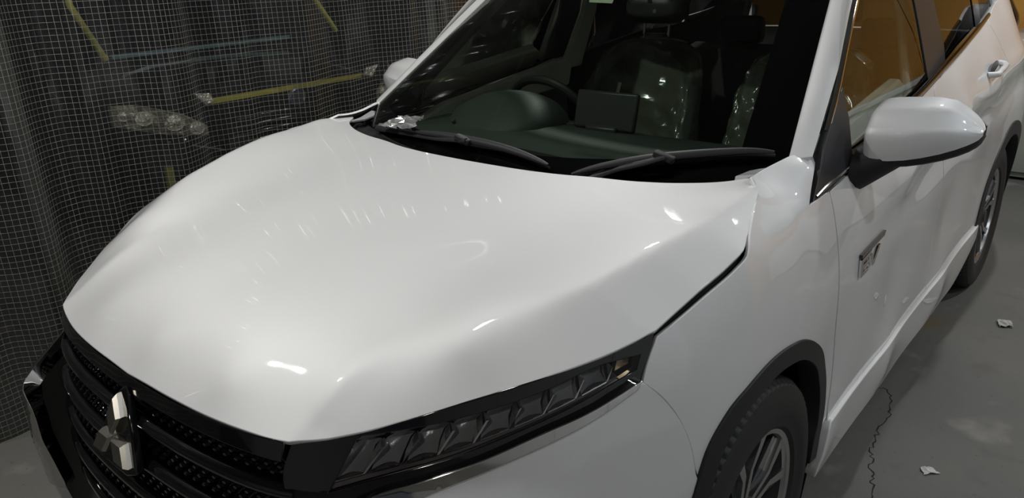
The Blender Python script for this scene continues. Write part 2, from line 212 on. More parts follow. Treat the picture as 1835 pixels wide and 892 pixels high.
class MB:
    """collects shapes into one mesh"""
    def __init__(s): s.V = []; s.F = []
    def add(s, V, F):
        n = len(s.V); s.V += [tuple(v) for v in V]; s.F += [tuple(i+n for i in f) for f in F]; return s
    def box(s, c, d, R=None, taper=1.0):
        V = []
        for z in (-1, 1):
            for x, y in ((-1, -1), (1, -1), (1, 1), (-1, 1)):
                k = taper if z > 0 else 1
                p = Vector((x*d[0]/2*k, y*d[1]/2*k, z*d[2]/2)); p = R @ p if R is not None else p; V.append(p+Vector(c))
        return s.add(V, [(3, 2, 1, 0), (4, 5, 6, 7), (0, 1, 5, 4), (1, 2, 6, 5), (2, 3, 7, 6), (3, 0, 4, 7)])
    def loft(s, rings, closed=True, caps=True):
        n = len(rings[0]); V = [p for r in rings for p in r]; F = []
        for i in range(len(rings)-1):
            for j in range(n if closed else n-1):
                k = (j+1) % n; F.append((i*n+j, i*n+k, (i+1)*n+k, (i+1)*n+j))
        if caps and closed: F.append(tuple(range(n))[::-1]); F.append(tuple((len(rings)-1)*n+j for j in range(n)))
        return s.add(V, F)
    def tube(s, P, rad, n=8, up=(0, 0, 1), flat=1.0):
        P = [Vector(p) for p in P]; rings = []
        for i, p in enumerate(P):
            t = (P[min(i+1, len(P)-1)]-P[max(i-1, 0)]).normalized(); a = t.cross(Vector(up))
            a = a.normalized() if a.length > 1e-4 else t.orthogonal().normalized(); b = a.cross(t); r = rad[i] if hasattr(rad, '__len__') else rad
            rings.append([p+a*(r*math.cos(2*math.pi*j/n))+b*(r*flat*math.sin(2*math.pi*j/n)) for j in range(n)])
        return s.loft(rings)
    def prism(s, poly, f, d):       # poly: 2D points, f: 2D+depth -> 3D, from depth 0 to d
        n = len(poly); V = [f(u, v, 0) for u, v in poly]+[f(u, v, d) for u, v in poly]
        return s.add(V, [tuple(range(n))[::-1], tuple(range(n, 2*n))]+[(i, (i+1) % n, n+(i+1) % n, n+i) for i in range(n)])
    def lathe(s, prof, n, f):       # prof: (radius, axial); f(angle, r, a) -> 3D
        m = len(prof); V = [f(2*math.pi*i/n, r, a) for i in range(n) for r, a in prof]
        return s.add(V, [(i*m+j, i*m+j+1, ((i+1) % n)*m+j+1, ((i+1) % n)*m+j) for i in range(n) for j in range(m-1)])
    def build(s, name, m, parent=None, smooth=True, angle=35, bevel=0, sub=0):
        o = obj(name, s.V, s.F, m, parent, smooth, angle=angle if smooth else None)
        bm = bmesh.new(); bm.from_mesh(o.data); bmesh.ops.recalc_face_normals(bm, faces=bm.faces); bm.to_mesh(o.data); bm.free()
        if smooth and angle: o.data.set_sharp_from_angle(angle=math.radians(angle))
        if bevel: b = o.modifiers.new('bevel', 'BEVEL'); b.width = bevel; b.segments = 2; b.limit_method = 'ANGLE'; b.angle_limit = math.radians(40)
        if sub: b = o.modifiers.new('sub', 'SUBSURF'); b.levels = sub; b.render_levels = sub
        return o
def mirrored(o):
    """the same part on the other side of the car"""
    me = o.data.copy(); n = len(me.vertices); co = np.empty(n*3); me.vertices.foreach_get('co', co); co = co.reshape(-1, 3); co[:, 1] *= -1
    nm = [tuple(np.array(l.vector)*[1, -1, 1]) for l in me.corner_normals] if me.has_custom_normals else None
    F = [tuple(p.vertices)[::-1] for p in me.polygons]; c = obj(o.name.split('.')[0], co, F, me.materials[0], o.parent, True)
    if nm is not None:
        out = []
        for p in me.polygons: out += [nm[i] for i in p.loop_indices][::-1]
        c.data.normals_split_custom_set(out)
    else: c.data.set_sharp_from_angle(angle=math.radians(35))
    for md in o.modifiers:
        if md.type == 'BEVEL': b = c.modifiers.new('bevel', 'BEVEL'); b.width = md.width; b.segments = 2; b.limit_method = 'ANGLE'; b.angle_limit = md.angle_limit
        if md.type == 'SUBSURF': b = c.modifiers.new('sub', 'SUBSURF'); b.levels = md.levels; b.render_levels = md.levels
    return c
def spline(P, h):
    """smooth curve through points, resampled about every h"""
    P = np.asarray(P, float)
    if len(P) == 2:
        n = max(1, int(np.ceil(np.linalg.norm(P[1]-P[0])/h))); return P[0]+(P[1]-P[0])*np.linspace(0, 1, n+1)[:, None]
    d = np.r_[0, np.cumsum(np.linalg.norm(np.diff(P, axis=0), axis=1))]; m = np.gradient(P, d, axis=0)
    n = max(2, int(np.ceil(d[-1]/h))); s = np.linspace(0, d[-1], n+1); i = np.clip(np.searchsorted(d, s, 'right')-1, 0, len(d)-2); w = d[i+1]-d[i]; t = (s-d[i])/w
    h00 = 2*t**3-3*t**2+1; h10 = t**3-2*t**2+t; h01 = -2*t**3+3*t**2; h11 = t**3-t**2
    return h00[:, None]*P[i]+(h10*w)[:, None]*m[i]+h01[:, None]*P[i+1]+(h11*w)[:, None]*m[i+1]
def loop(segs, h):
    R = [spline(s, h)[:-1] for s in segs]
    if np.linalg.norm(np.array(segs[-1][-1])-segs[0][0]) > 1e-6: R.append(spline([segs[-1][-1], segs[0][0]], h)[:-1])
    return np.concatenate(R)
def inside(P, L):
    x, y = P[:, 0], P[:, 1]; c = np.zeros(len(P), bool); j = len(L)-1
    for i in range(len(L)):
        a, b = L[i], L[j]; t = ((a[1] > y) != (b[1] > y)); c ^= t & (x < (b[0]-a[0])*(y-a[1])/((b[1]-a[1]) if b[1] != a[1] else 1e-12)+a[0]); j = i
    return c
def panel(name, S, outer, m, parent=None, holes=(), h=.02, rim=.014, flip=False, rr=.0025):
    """a trimmed piece of the surface S(u, v) with analytic normals and a folded-in rim"""
    loops = [np.asarray(outer)]+[np.asarray(q) for q in holes]; pts = np.concatenate(loops); edges = []; o = 0
    for L in loops: edges += [(o+i, o+(i+1) % len(L)) for i in range(len(L))]; o += len(L)
    lo, hi = pts.min(0), pts.max(0); gu, gv = np.meshgrid(np.arange(lo[0]+h/2, hi[0], h), np.arange(lo[1]+h/2, hi[1], h*.87)); gu[1::2] += h/2
    G = np.stack([gu.ravel(), gv.ravel()], -1); k = inside(G, loops[0])
    for q in loops[1:]: k &= ~inside(G, q)
    G = G[k]
    if len(G): G = G[np.array([np.min(((pts-g)**2).sum(1)) for g in G]) > (h*.45)**2]
    A = np.concatenate([pts, G]) if len(G) else pts
    V, _, F, _, _, _ = delaunay_2d_cdt([Vector(p) for p in A], edges, [], 1, 1e-7); V = np.array([tuple(v) for v in V])
    cen = np.array([V[list(f)].mean(0) for f in F]); k = inside(cen, loops[0])
    for q in loops[1:]: k &= ~inside(cen, q)
    F = [f for f, z in zip(F, k) if z]; X = S(V[:, 0], V[:, 1]); e = 2e-4
    N = np.cross(S(V[:, 0]+e, V[:, 1])-S(V[:, 0]-e, V[:, 1]), S(V[:, 0], V[:, 1]+e)-S(V[:, 0], V[:, 1]-e)); N /= np.linalg.norm(N, axis=1)[:, None]
    if flip: N = -N; F = [f[::-1] for f in F]
    XV = list(X); XN = list(N); FF = list(map(tuple, F))
    if rim:
        for L in loops:
            P = S(L[:, 0], L[:, 1]); n = np.cross(S(L[:, 0]+e, L[:, 1])-S(L[:, 0]-e, L[:, 1]), S(L[:, 0], L[:, 1]+e)-S(L[:, 0], L[:, 1]-e)); n /= np.linalg.norm(n, axis=1)[:, None]
            if flip: n = -n
            t = np.roll(P, -1, 0)-np.roll(P, 1, 0); sd = np.cross(t, n); sd /= np.linalg.norm(sd, axis=1)[:, None]+1e-12
            if (sum((L[i, 0]*L[(i+1) % len(L), 1]-L[(i+1) % len(L), 0]*L[i, 1]) for i in range(len(L))) < 0) != flip: sd = -sd
            if L is not loops[0]: sd = -sd
            r = min(rr, rim/3); rings = [(P, n), (P+sd*r*.7-n*r*.3, (n+sd)/1.414), (P+sd*r-n*r, sd), (P+sd*r-n*rim, sd)]
            b = len(XV); k_ = len(L)
            for q, nn in rings: XV += list(q); XN += list(nn)
            for j in range(3):
                for i in range(k_):
                    f = (b+j*k_+i, b+j*k_+(i+1) % k_, b+(j+1)*k_+(i+1) % k_, b+(j+1)*k_+i)
                    gn = np.cross(np.array(XV[f[1]])-XV[f[0]], np.array(XV[f[3]])-XV[f[0]])
                    FF.append(f if gn @ np.array(XN[f[2]]) >= 0 else f[::-1])
    return obj(name, XV, FF, m, parent, True, XN)
def rect(u0, u1, v0, v1): return [[[u0, v0], [u1, v0]], [[u1, v0], [u1, v1]], [[u1, v1], [u0, v1]], [[u0, v1], [u0, v0]]]
def poly(P): P = [list(p) for p in P]; return [[P[i], P[(i+1) % len(P)]] for i in range(len(P))]
# ---------------------------------------------------------------- materials
paint = mat('pearl_white_paint', (.81, .81, .80), .56, .25, 1.0, .02, spec=.5, bump=(900, .02, .0005))
black_gloss = mat('piano_black', (.006, .006, .007), .08, 0, 1.0, .02)
black_plastic = mat('black_plastic', (.018, .018, .019), .55, bump=(400, .2, .001))
trim_grey = mat('dark_grey_trim', (.035, .035, .038), .38)
rubber = mat('rubber', (.022, .022, .022), .62, bump=(220, .15, .001))
chrome = mat('chrome', (.80, .79, .77), .06, 1)
dark_chrome = mat('dark_chrome', (.32, .30, .28), .12, 1)
alu = mat('machined_alloy', (.62, .62, .61), .28, 1)
reflector = mat('lamp_reflector', (.50, .50, .51), .30, .45, bump=(60, .5, .004))
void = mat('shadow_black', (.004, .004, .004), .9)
dash_m = mat('dashboard_vinyl', (.045, .055, .05), .6, bump=(500, .3, .001))
beige = mat('beige_trim', (.86, .83, .72), .6, noise=(8, .3, (.80, .77, .66)))
leather = mat('black_leather', (.02, .021, .02), .45, bump=(260, .3, .001))
grey_plate = mat('grey_plate', (.32, .32, .33), .5)
amber = mat('amber_lens', (.55, .40, .20), .15, .3, .6)
glass = clear_mat('window_glass', (.78, .83, .78), 1.0, ior=1.55)
privacy = clear_mat('privacy_glass', (.10, .10, .10), 1.0, ior=1.55)
ws_glass = clear_mat('windscreen_glass', (.66, .74, .66), .75, ior=1.5)
lens_m = clear_mat('lamp_lens', (.86, .86, .86), .9, ior=1.5)
frit = mat('black_frit', (.004, .004, .005), .12)
wrap = clear_mat('plastic_wrap', (.80, .82, .78), 2.0, .20, (.62, .66, .52), .14)
# ---------------------------------------------------------------- the garage
CONC = mat('concrete', (.225, .222, .200), .62)
def concrete():
    nt = CONC.node_tree; b = nt.nodes['Principled BSDF']; N = nt.nodes.new; L = nt.links.new; tc = N('ShaderNodeTexCoord')
    def ns(scale, det, lo, hi):
        t = N('ShaderNodeTexNoise'); t.inputs['Scale'].default_value = scale; t.inputs['Detail'].default_value = det; L(tc.outputs['Object'], t.inputs['Vector'])
        r = N('ShaderNodeMapRange'); r.inputs[1].default_value = lo; r.inputs[2].default_value = hi; L(t.outputs['Fac'], r.inputs[0]); return r.outputs[0]
    def mix(f, a, c):
        m = N('ShaderNodeMix'); m.data_type = 'RGBA'; L(f, m.inputs[0])
        if isinstance(a, tuple): m.inputs[6].default_value = (*a, 1)
        else: L(a, m.inputs[6])
        m.inputs[7].default_value = (*c, 1); return m.outputs[2]
    c = mix(ns(1.3, 5, .35, .7), (.115, .116, .107), (.158, .152, .134)); c = mix(ns(7, 8, .58, .74), c, (.115, .11, .098)); c = mix(ns(2.1, 4, .60, .66), c, (.22, .208, .18))
    c = mix(ns(60, 3, .66, .74), c, (.09, .085, .075)); c = mix(ns(.9, 6, .62, .65), c, (.15, .12, .075)); L(c, b.inputs['Base Color'])
    bp = N('ShaderNodeBump'); bp.inputs['Strength'].default_value = .25; bp.inputs['Distance'].default_value = .004; L(ns(90, 6, 0, 1), bp.inputs['Height']); L(bp.outputs[0], b.inputs['Normal'])
concrete()
floor = MB().add([(-6, -6, 0), (10, -6, 0), (10, 9, 0), (-6, 9, 0), (-6, -6, -.2), (10, -6, -.2), (10, 9, -.2), (-6, 9, -.2)], [(0, 1, 2, 3), (7, 6, 5, 4), (0, 4, 5, 1), (1, 5, 6, 2), (2, 6, 7, 3), (3, 7, 4, 0)]).build('floor', CONC, smooth=False)
tag(floor, 'stained grey concrete garage floor with a thin crack', None, None, 'structure')
crack_m = mat('crack_dark', (.02, .019, .017), .9)
def crack(P, w):
    mb = MB(); rnd = random.Random(3); Q = []
    for i in range(len(P)-1):
        for k in range(8): t = k/8; Q.append((P[i][0]*(1-t)+P[i+1][0]*t+rnd.uniform(-.008, .008), P[i][1]*(1-t)+P[i+1][1]*t+rnd.uniform(-.008, .008)))
    Q.append(P[-1]); V = []; F = []
    for i, q in enumerate(Q):
        a = Vector(Q[max(i-1, 0)]); b = Vector(Q[min(i+1, len(Q)-1)]); d = (b-a).normalized(); n = Vector((-d.y, d.x)); r = w*rnd.uniform(.4, 1.2)
        V += [(q[0]+n.x*r, q[1]+n.y*r, .0006), (q[0]-n.x*r, q[1]-n.y*r, .0006)]
        if i: F.append((2*i-2, 2*i-1, 2*i+1, 2*i))
    return obj('crack', V, F, crack_m, floor, False)
crack(CRACK, .0028)
ply = mat('plywood_board', (.62, .32, .055), .55, noise=(3, .3, (.52, .26, .045)), bump=(50, .2, .002))
pale_board = mat('pale_board', (.62, .63, .64), .6, noise=(3, .3, (.56, .57, .58)))
dark_wall = mat('dark_wall', (.06, .06, .058), .8, noise=(2, .3, (.045, .045, .045)))
def slab(name, c, d, m, label):
    return tag(MB().box(c, d).build(name, m, smooth=False), label, None, None, 'structure')
rear = empty('wall_rear'); tag(rear, 'orange brown plywood board wall behind the white car', None, None, 'structure')
for k in range(9): MB().box((6.62, -4.9+k*1.22, 1.48), (.03, 1.212, 2.95)).build('board', ply, rear, smooth=False, bevel=.003)
side_w = empty('wall_near'); tag(side_w, 'plywood board wall beside the white car', None, None, 'structure')
for k in range(8): MB().box((-2.4+k*1.22, -3.62, 1.48), (1.212, .03, 2.95)).build('board', ply if k > 5 else (pale_board if k < 4 else dark_wall), side_w, smooth=False, bevel=.003)
slab('wall_far', (2, 8.2, 1.48), (16, .1, 2.95), dark_wall, 'dark wall beyond the mesh curtain')
slab('wall_front', (-4.6, 2, 1.48), (.1, 12, 2.95), pale_board, 'pale wall ahead of the white car')
slab('ceiling', (1, 2.2, CEIL+.06), (12, 12.4, .1), mat('ceiling_paint', (.16, .16, .155), .9, noise=(1.5, .3, (.13, .13, .125))), 'dim grey garage ceiling')
tube_m = mat('tube_glow', (.9, .9, .9), .4, emit=(1, .97, .92), es=6); enam = mat('white_enamel', (.7, .7, .68), .4)
for k, l in enumerate(LAMPS):
    e = empty('ceiling_lamp', (l[0], l[1], CEIL)); e.rotation_euler = (0, 0, math.radians(l[3]))
    tag(e, 'short white tube lamp on the ceiling '+l[6], 'lamp', 'tube lamps on the ceiling')
    MB().box((0, 0, -.03), (l[2]+.06, .14, .05)).build('housing', enam, e, smooth=False, bevel=.006)
    for s in (-.03, .03): MB().tube([(-l[2]/2, s, -.075), (l[2]/2, s, -.075)], .013, 10, up=(0, 0, 1)).build('tube', tube_m, e)
# ---------------------------------------------------------------- the white car
car = empty('white_car'); tag(car, 'pearl white crossover car with black grille parked on the concrete floor', 'car')
def both(o): mirrored(o); return o
hs = OUT['hood']; half = np.concatenate([spline(s, .016)[:-1] for s in hs]+[np.array([hs[-1][-1]])])
hood_loop = np.concatenate([half, (half[1:-1]*[1, -1])[::-1]])
panel('hood', S_hood, hood_loop, paint, car, h=.018, rim=.008)
both(panel('fender', S_side, loop(OUT['fender'], .016), paint, car, h=.018, rim=.008))
fdoor = panel('front_door', S_side, loop(OUT['front_door'], .02), paint, car, h=.024); both(fdoor)
rdoor = panel('rear_door', S_side, loop(OUT['rear_door'], .02), paint, car, h=.024); both(rdoor)
both(panel('quarter_panel', S_side, loop(OUT['quarter_panel'], .03), paint, car, h=.035))
both(panel('sill', lambda a, b: S_side(a, b, .012), loop(OUT['sill'], .02), paint, car, h=.024, rim=.03, rr=.005))
both(panel('front_bumper', S_bump, loop(OUT['bumper'], .018), paint, car, h=.02, flip=True, rim=.02))
both(panel('chrome_strip', lambda a, b: S_bump(a, b, .008), loop(OUT['chrome_strip'], .014), chrome, car, h=.012, flip=True, rim=.035))
# black cladding around the wheel arches
A0 = np.array(OUT['cladding_outer'][0]); cx, cq = 1.03, float(side_q(1.03, .40))
AO = np.concatenate([[A0[0]+[-.004, -.05]], A0, [[.655, float(side_q(.655, .45))], [.65, float(side_q(.65, .33))]]]); AI = np.array([cx, cq])+(AO-[cx, cq])*np.array([.87, .885])
AO = np.array([cx, cq])+(AO-[cx, cq])*.995
both(panel('arch_cladding', lambda a, b: S_side(a, b, .006), loop([AO.tolist(), [AO[-1].tolist(), AI[-1].tolist()], AI[::-1].tolist(), [AI[0].tolist(), AO[0].tolist()]], .015), black_plastic, car, h=.02, rim=.05))
RO = [[3.69+.445*math.cos(t), float(side_q(3.69+.445*math.cos(t), .36+.445*math.sin(t)))] for t in np.linspace(math.radians(186), math.radians(-8), 26)]
RI = [[3.69+.385*math.cos(t), float(side_q(3.69+.385*math.cos(t), .36+.385*math.sin(t)))] for t in np.linspace(math.radians(186), math.radians(-8), 26)]
both(panel('arch_cladding', lambda a, b: S_side(a, b, .006), loop([RO, [RO[-1], RI[-1]], RI[::-1], [RI[0], RO[0]]], .02), black_plastic, car, h=.03, rim=.05))
# dark structure behind the panel gaps and inside the wheel wells
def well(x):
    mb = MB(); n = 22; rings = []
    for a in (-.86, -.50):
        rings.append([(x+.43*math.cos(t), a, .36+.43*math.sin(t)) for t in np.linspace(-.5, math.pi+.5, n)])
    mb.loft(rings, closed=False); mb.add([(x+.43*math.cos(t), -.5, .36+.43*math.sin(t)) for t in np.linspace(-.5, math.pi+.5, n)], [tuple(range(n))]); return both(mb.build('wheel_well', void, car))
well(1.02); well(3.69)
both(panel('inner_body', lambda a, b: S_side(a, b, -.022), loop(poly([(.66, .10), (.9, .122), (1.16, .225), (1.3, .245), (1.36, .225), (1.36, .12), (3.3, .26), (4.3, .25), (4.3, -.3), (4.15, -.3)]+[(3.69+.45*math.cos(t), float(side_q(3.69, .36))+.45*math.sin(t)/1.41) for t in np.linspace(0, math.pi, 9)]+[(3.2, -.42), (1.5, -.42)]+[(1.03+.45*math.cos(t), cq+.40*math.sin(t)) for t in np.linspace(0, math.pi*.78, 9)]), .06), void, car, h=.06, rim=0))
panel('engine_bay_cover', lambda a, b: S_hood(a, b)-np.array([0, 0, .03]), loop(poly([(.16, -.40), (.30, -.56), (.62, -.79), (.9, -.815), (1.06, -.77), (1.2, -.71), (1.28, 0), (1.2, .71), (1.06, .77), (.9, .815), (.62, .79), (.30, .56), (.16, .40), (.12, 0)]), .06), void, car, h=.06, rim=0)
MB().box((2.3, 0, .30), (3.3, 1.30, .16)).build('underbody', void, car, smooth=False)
# front face: grille, bezels, lower intake -------------------------------------------
gl_out = [[-.437, .872], [-.40, .872], [0, .868], [.40, .872], [.437, .872], [.455, .765], [.46, .70], [.435, .60], [.43, .40], [-.43, .40], [-.435, .60], [-.46, .70], [-.455, .765]]
grille = panel('grille', lambda a, b: S_front(a, b, -.030), loop(poly(gl_out), .03), black_gloss, car, h=.04, flip=True, rim=0)
panel('grille_frame', lambda a, b: S_front(a, b, .000), loop([[[-.437, .876], [-.36, .874], [0, .870], [.36, .874], [.437, .876]], [[.437, .876], [.432, .846]], [[.432, .846], [.36, .847], [0, .846], [-.36, .847], [-.432, .846]], [[-.432, .846], [-.437, .876]]], .02), black_gloss, grille, h=.02, flip=True, rim=.03)
def bar(zc, w, hw=.43):
    n = 44; rings = []
    for s in np.linspace(-hw, hw, n):
        ring = []
        for k in range(10):
            t = 2*math.pi*k/10; ring.append(tuple(S_front(s, zc+w*math.sin(t), -.016+.014*math.cos(t))))
        rings.append(ring)
    MB().loft(rings).build('grille_bar', black_gloss, grille, angle=60)
for zc in (.790, .716, .642, .568, .494): bar(zc, .0135, .452 if zc > .6 else .43)
stud = MB()
for j, (r, d) in enumerate(((1, 0), (.92, .5), (.55, 1))): pass
prof = [[(1.0*math.cos(t), .62*math.sin(t)) for t in np.linspace(0, 2*math.pi, 7)[:-1]] for _ in range(3)]
stud.loft([[(-.012*d, .0105*r*u, .0105*r*v) for u, v in prof[0]] for r, d in ((1, 0), (.95, .55), (.45, 1.0))])
stud0 = None
for b, (zl, zh) in enumerate(((.806, .846), (.732, .776), (.658, .702), (.584, .628), (.510, .554))):
    for k in range(3):
        z = zl+.004+(zh-zl-.008)*(k+.5)/3
        for i in range(-16, 17):
            s = (i+.5*(k % 2))*.0272
            if abs(s) > .440 or (abs(s) < .055 and .69 < z < .84): continue
            p = S_front(s, z, -.026); q = S_front(s+.01, z, -.026); yaw = math.atan2(q[1]-p[1], q[0]-p[0])-math.pi/2
            if stud0 is None: o = stud0 = stud.build('grille_cell', black_gloss, grille, angle=30)
            else: o = stud0.copy(); COL.objects.link(o); o.parent = grille
            o.location = p; o.rotation_euler = (0, 0, yaw)
# three-diamond emblem on its plate
emb = empty('emblem', (0, 0, 0), car)
EX, EZ, EL = .036, .766, .047
def ef(u, v, d): return (EX+.30*(v)-d, u, EZ+v)     # leans forward towards the bottom
MB().prism([(.030, .060), (.0, .088), (-.030, .060), (-.085, -.050), (-.05, -.064), (.05, -.064), (.085, -.050)], lambda u, v, d: ef(u, v, d-.022), .018).build('emblem_plate', black_gloss, emb, bevel=.003)
for a in (90, 210, 330):
    def rp(L, t): return (L*math.cos(math.radians(t)), L*math.sin(math.radians(t)))
    pts = [(0, 0), rp(EL, a-30), rp(EL*1.732, a), rp(EL, a+30)]; c0 = (sum(p[0] for p in pts)/4, sum(p[1] for p in pts)/4)
    mb = MB(); mb.loft([[ef(c0[0]+(u-c0[0])*k, c0[1]+(v-c0[1])*k, d) for u, v in pts] for k, d in ((.97, -.004), (.97, .004), (.80, .012))])
    mb.build('diamond', mat('satin_chrome', (.60, .57, .50), .24, .95), emb, smooth=False)
# headlights -------------------------------------------------------------------------
def headlight(parent):
    hl = empty('headlight', (0, 0, 0), parent); lens = loop(OUT['lens'], .012)
    parts = [panel('bezel', lambda a, b: S_front(a, b, -.006), loop(OUT['headlight_bezel'], .014), black_gloss, hl, holes=[lens], h=.018, flip=True, rim=.02)]
    parts.append(panel('lens', lambda a, b: S_front(a, b, -.007), lens, lens_m, hl, h=.02, flip=True, rim=0))
    T = np.array(OUT['lens'][0]); B = np.array(OUT['lens'][2])[::-1]
    def lp(u, v, d):
        t = spline(T, .005); b = spline(B, .005); i = u*(len(t)-1); j = u*(len(b)-1)
        p = t[int(min(max(i, 0), len(t)-1))]; q = b[int(min(max(j, 0), len(b)-1))]; w = q*(1-v)+p*v
        return tuple(S_front(w[0], w[1], d))
    mb = MB(); mb.loft([[lp(u, -.02, -.075), lp(u, 1.02, -.075)] for u in np.linspace(0, 1, 30)], closed=False); parts.append(mb.build('housing', mat('lamp_housing', (.03, .03, .032), .35), hl))
    n = 8
    for k in range(n):
        u0, u1 = (k+.06)/(n+.9), (k+.86)/(n+.9); sl = .035
        def cp(w, v, d): return lp(min(.94, u0+(u1-u0)*w+sl*(v-.2)), v, d)
        r = [[cp(w, vv, dd-.010*math.sin(w*math.pi)) for w in np.linspace(0, 1, 6)] for vv, dd in ((.20, -.014), (.34, -.034), (.50, -.044), (.64, -.040))]
        parts.append(MB().loft(r, closed=False).build('reflector', reflector, hl, angle=60))
        r = [[cp(w, vv, dd) for w in np.linspace(0, 1, 4)] for vv, dd in ((.70, -.040), (.97, -.020))]
        parts.append(MB().loft(r, closed=False).build('upper_reflector', reflector, hl, angle=60))
        r = [[cp(1.03, v, -.012), cp(1.10, v, -.012), cp(1.10, v, -.05), cp(1.03, v, -.05)] for v in (.17, .40, .66)]
        parts.append(MB().loft(r).build('fin', chrome, hl, smooth=False))
        parts.append(MB().tube([cp(w, .185, -.011) for w in np.linspace(0, 1, 5)], .0018, 6).build('cell_edge', chrome, hl))
    r = [[lp(u, .03, -.014), lp(u, .13, -.014), lp(u, .15, -.03), lp(u, .02, -.03)] for u in np.linspace(.01, .93, 40)]
    parts.append(MB().loft(r).build('light_guide', mat('light_guide', (.20, .17, .17), .2, .4, 1), hl, angle=40))
    r = [[lp(u, v, -.03) for v in (.12, .9)] for u in np.linspace(.945, .995, 5)]
    parts.append(MB().loft(r, closed=False).build('turn_reflector', amber, hl))
    return hl, parts
hl0, hparts = headlight(car)
hl1 = empty('headlight', (0, 0, 0), car)
for p in hparts:
    c = mirrored(p); c.parent = hl1
# windscreen, pillars, roof -----------------------------------------------------------
def wsl(z0c, z0e, z1, ins):
    ys = np.linspace(-1, 1, 21); bot = []; 
    for q in ys:
        z = z0c+(z0e-z0c)*q*q; bot.append([q*(edge_ws(z)[1]-ins), z])
    top = [[q*(edge_ws(z1)[1]-ins), z1] for q in ys[::-1]]
    return [bot, [bot[-1], top[0]], top, [top[-1], bot[0]]]
wl = loop(wsl(1.060, 1.075, 1.60, .004), .03); wi = loop(wsl(1.092, 1.125, 1.545, .105), .03)
screen = panel('windscreen', S_ws, wl, ws_glass, car, h=.05, rim=0, flip=True)
panel('black_border', lambda a, b: S_ws(a, b, -.003), wl, frit, screen, holes=[wi], h=.04, rim=0, flip=True)
both(panel('front_pillar', S_pil, loop(poly([(-.04, 1.113), (.5, 1.117), (1.0, 1.120), (1.0, 1.605), (-.04, 1.605)]), .03), paint, car, h=.04, rim=.012))
def S_roof(x, y):
    x, y = np.broadcast_arrays(np.asarray(x, float), np.asarray(y, float)); t = np.clip((x-2.07)/2.2, 0, 1); w = .60
    z = 1.600+.075*np.sin(np.clip(t*1.15, 0, 1)*math.pi/2)-.085*sst(t, .45, 1.0) - .035*(np.abs(y)/w)**3; return np.stack([x, y, z], -1)
panel('roof', S_roof, loop([[[2.09, -.575], [2.0, -.35], [1.93, 0], [2.0, .35], [2.09, .575]], [[2.09, .575], [3.2, .61], [4.15, .55]], [[4.15, .55], [4.2, 0], [4.15, -.55]], [[4.15, -.55], [3.2, -.61], [2.09, -.575]]], .05), paint, car, h=.07, rim=.03)
panel('headliner', lambda a, b: S_roof(a, b)-np.array([0, 0, .045]), loop(poly([(2.1, -.55), (4.1, -.52), (4.1, .52), (2.1, .55)]), .1), mat('headliner', (.02, .02, .02), .9), car, h=.1, rim=0)
def S_hatch(y, z):
    y, z = np.broadcast_arrays(np.asarray(y, float), np.asarray(z, float)); return np.stack([4.53-.32*sst(z, 1.0, 1.7)-.10*(np.abs(y)/.75)**3, y, z], -1)
tg = panel('tailgate', S_hatch, loop(poly([(-.72, .35), (.72, .35), (.74, .95), (.68, 1.12), (-.68, 1.12), (-.74, .95)]), .06), paint, car, h=.08, flip=True)
panel('rear_screen', S_hatch, loop(poly([(-.69, 1.13), (.69, 1.13), (.60, 1.60), (-.60, 1.60)]), .06), privacy, car, h=.08, flip=True, rim=0)
# side glass and trims ------------------------------------------------------------------
def G(off): return lambda a, b: S_glass(a, b, off)
both(panel('front_window', G(-.006), loop(poly([(2.05, 1.545), (1.91, 1.448), (1.756, 1.336), (1.646, 1.246), (1.650, 1.165), (1.634, 1.078), (1.80, 1.084), (2.30, 1.138), (2.475, 1.152), (2.445, 1.41), (2.42, 1.555)]), .03), glass, car, h=.05, rim=0))
both(panel('door_pillar_trim', G(-.002), loop(poly([(2.445, 1.40), (2.478, 1.148), (2.74, 1.168), (2.755, 1.234), (2.69, 1.395), (2.64, 1.56), (2.42, 1.56)]), .04), trim_grey, car, h=.06, rim=.01))
both(panel('rear_window', G(-.006), loop(poly([(2.70, 1.394), (2.776, 1.234), (2.763, 1.166), (3.45, 1.236), (3.44, 1.34), (3.40, 1.53), (2.65, 1.56)]), .04), privacy, car, h=.06, rim=0))
both(panel('rear_door_trim', G(-.002), loop(poly([(3.45, 1.236), (3.60, 1.248), (3.60, 1.34), (3.55, 1.50), (3.40, 1.53), (3.44, 1.34)]), .04), black_gloss, car, h=.06, rim=.01))
both(panel('quarter_window', G(-.006), loop(poly([(3.60, 1.248), (3.78, 1.262), (3.98, 1.285), (3.92, 1.34), (3.75, 1.43), (3.55, 1.50)]), .04), privacy, car, h=.06, rim=0))
both(panel('rear_pillar', G(.004), loop([[[3.60, 1.20], [3.80, 1.23], [4.05, 1.26]], [[4.05, 1.26], [4.42, 1.23]], [[4.42, 1.23], [4.36, 1.40], [4.2, 1.57]], [[4.2, 1.57], [3.4, 1.575]], [[3.4, 1.575], [3.4, 1.535]], [[3.4, 1.535], [3.58, 1.505], [3.78, 1.435], [3.93, 1.345], [3.985, 1.287]], [[3.985, 1.287], [3.79, 1.262], [3.60, 1.245]], [[3.60, 1.245], [3.60, 1.20]]], .03), paint, car, h=.04))
sail = poly([(1.338, 1.022), (1.42, 1.085), (1.470, 1.133), (1.506, 1.158), (1.644, 1.245), (1.654, 1.165), (1.636, 1.074), (1.625, 1.055), (1.50, 1.040)])
both(panel('mirror_sail', lambda a, b: S_glass(a, b, .012+.0*a), loop(sail, .02), trim_grey, car, h=.03, rim=.02))
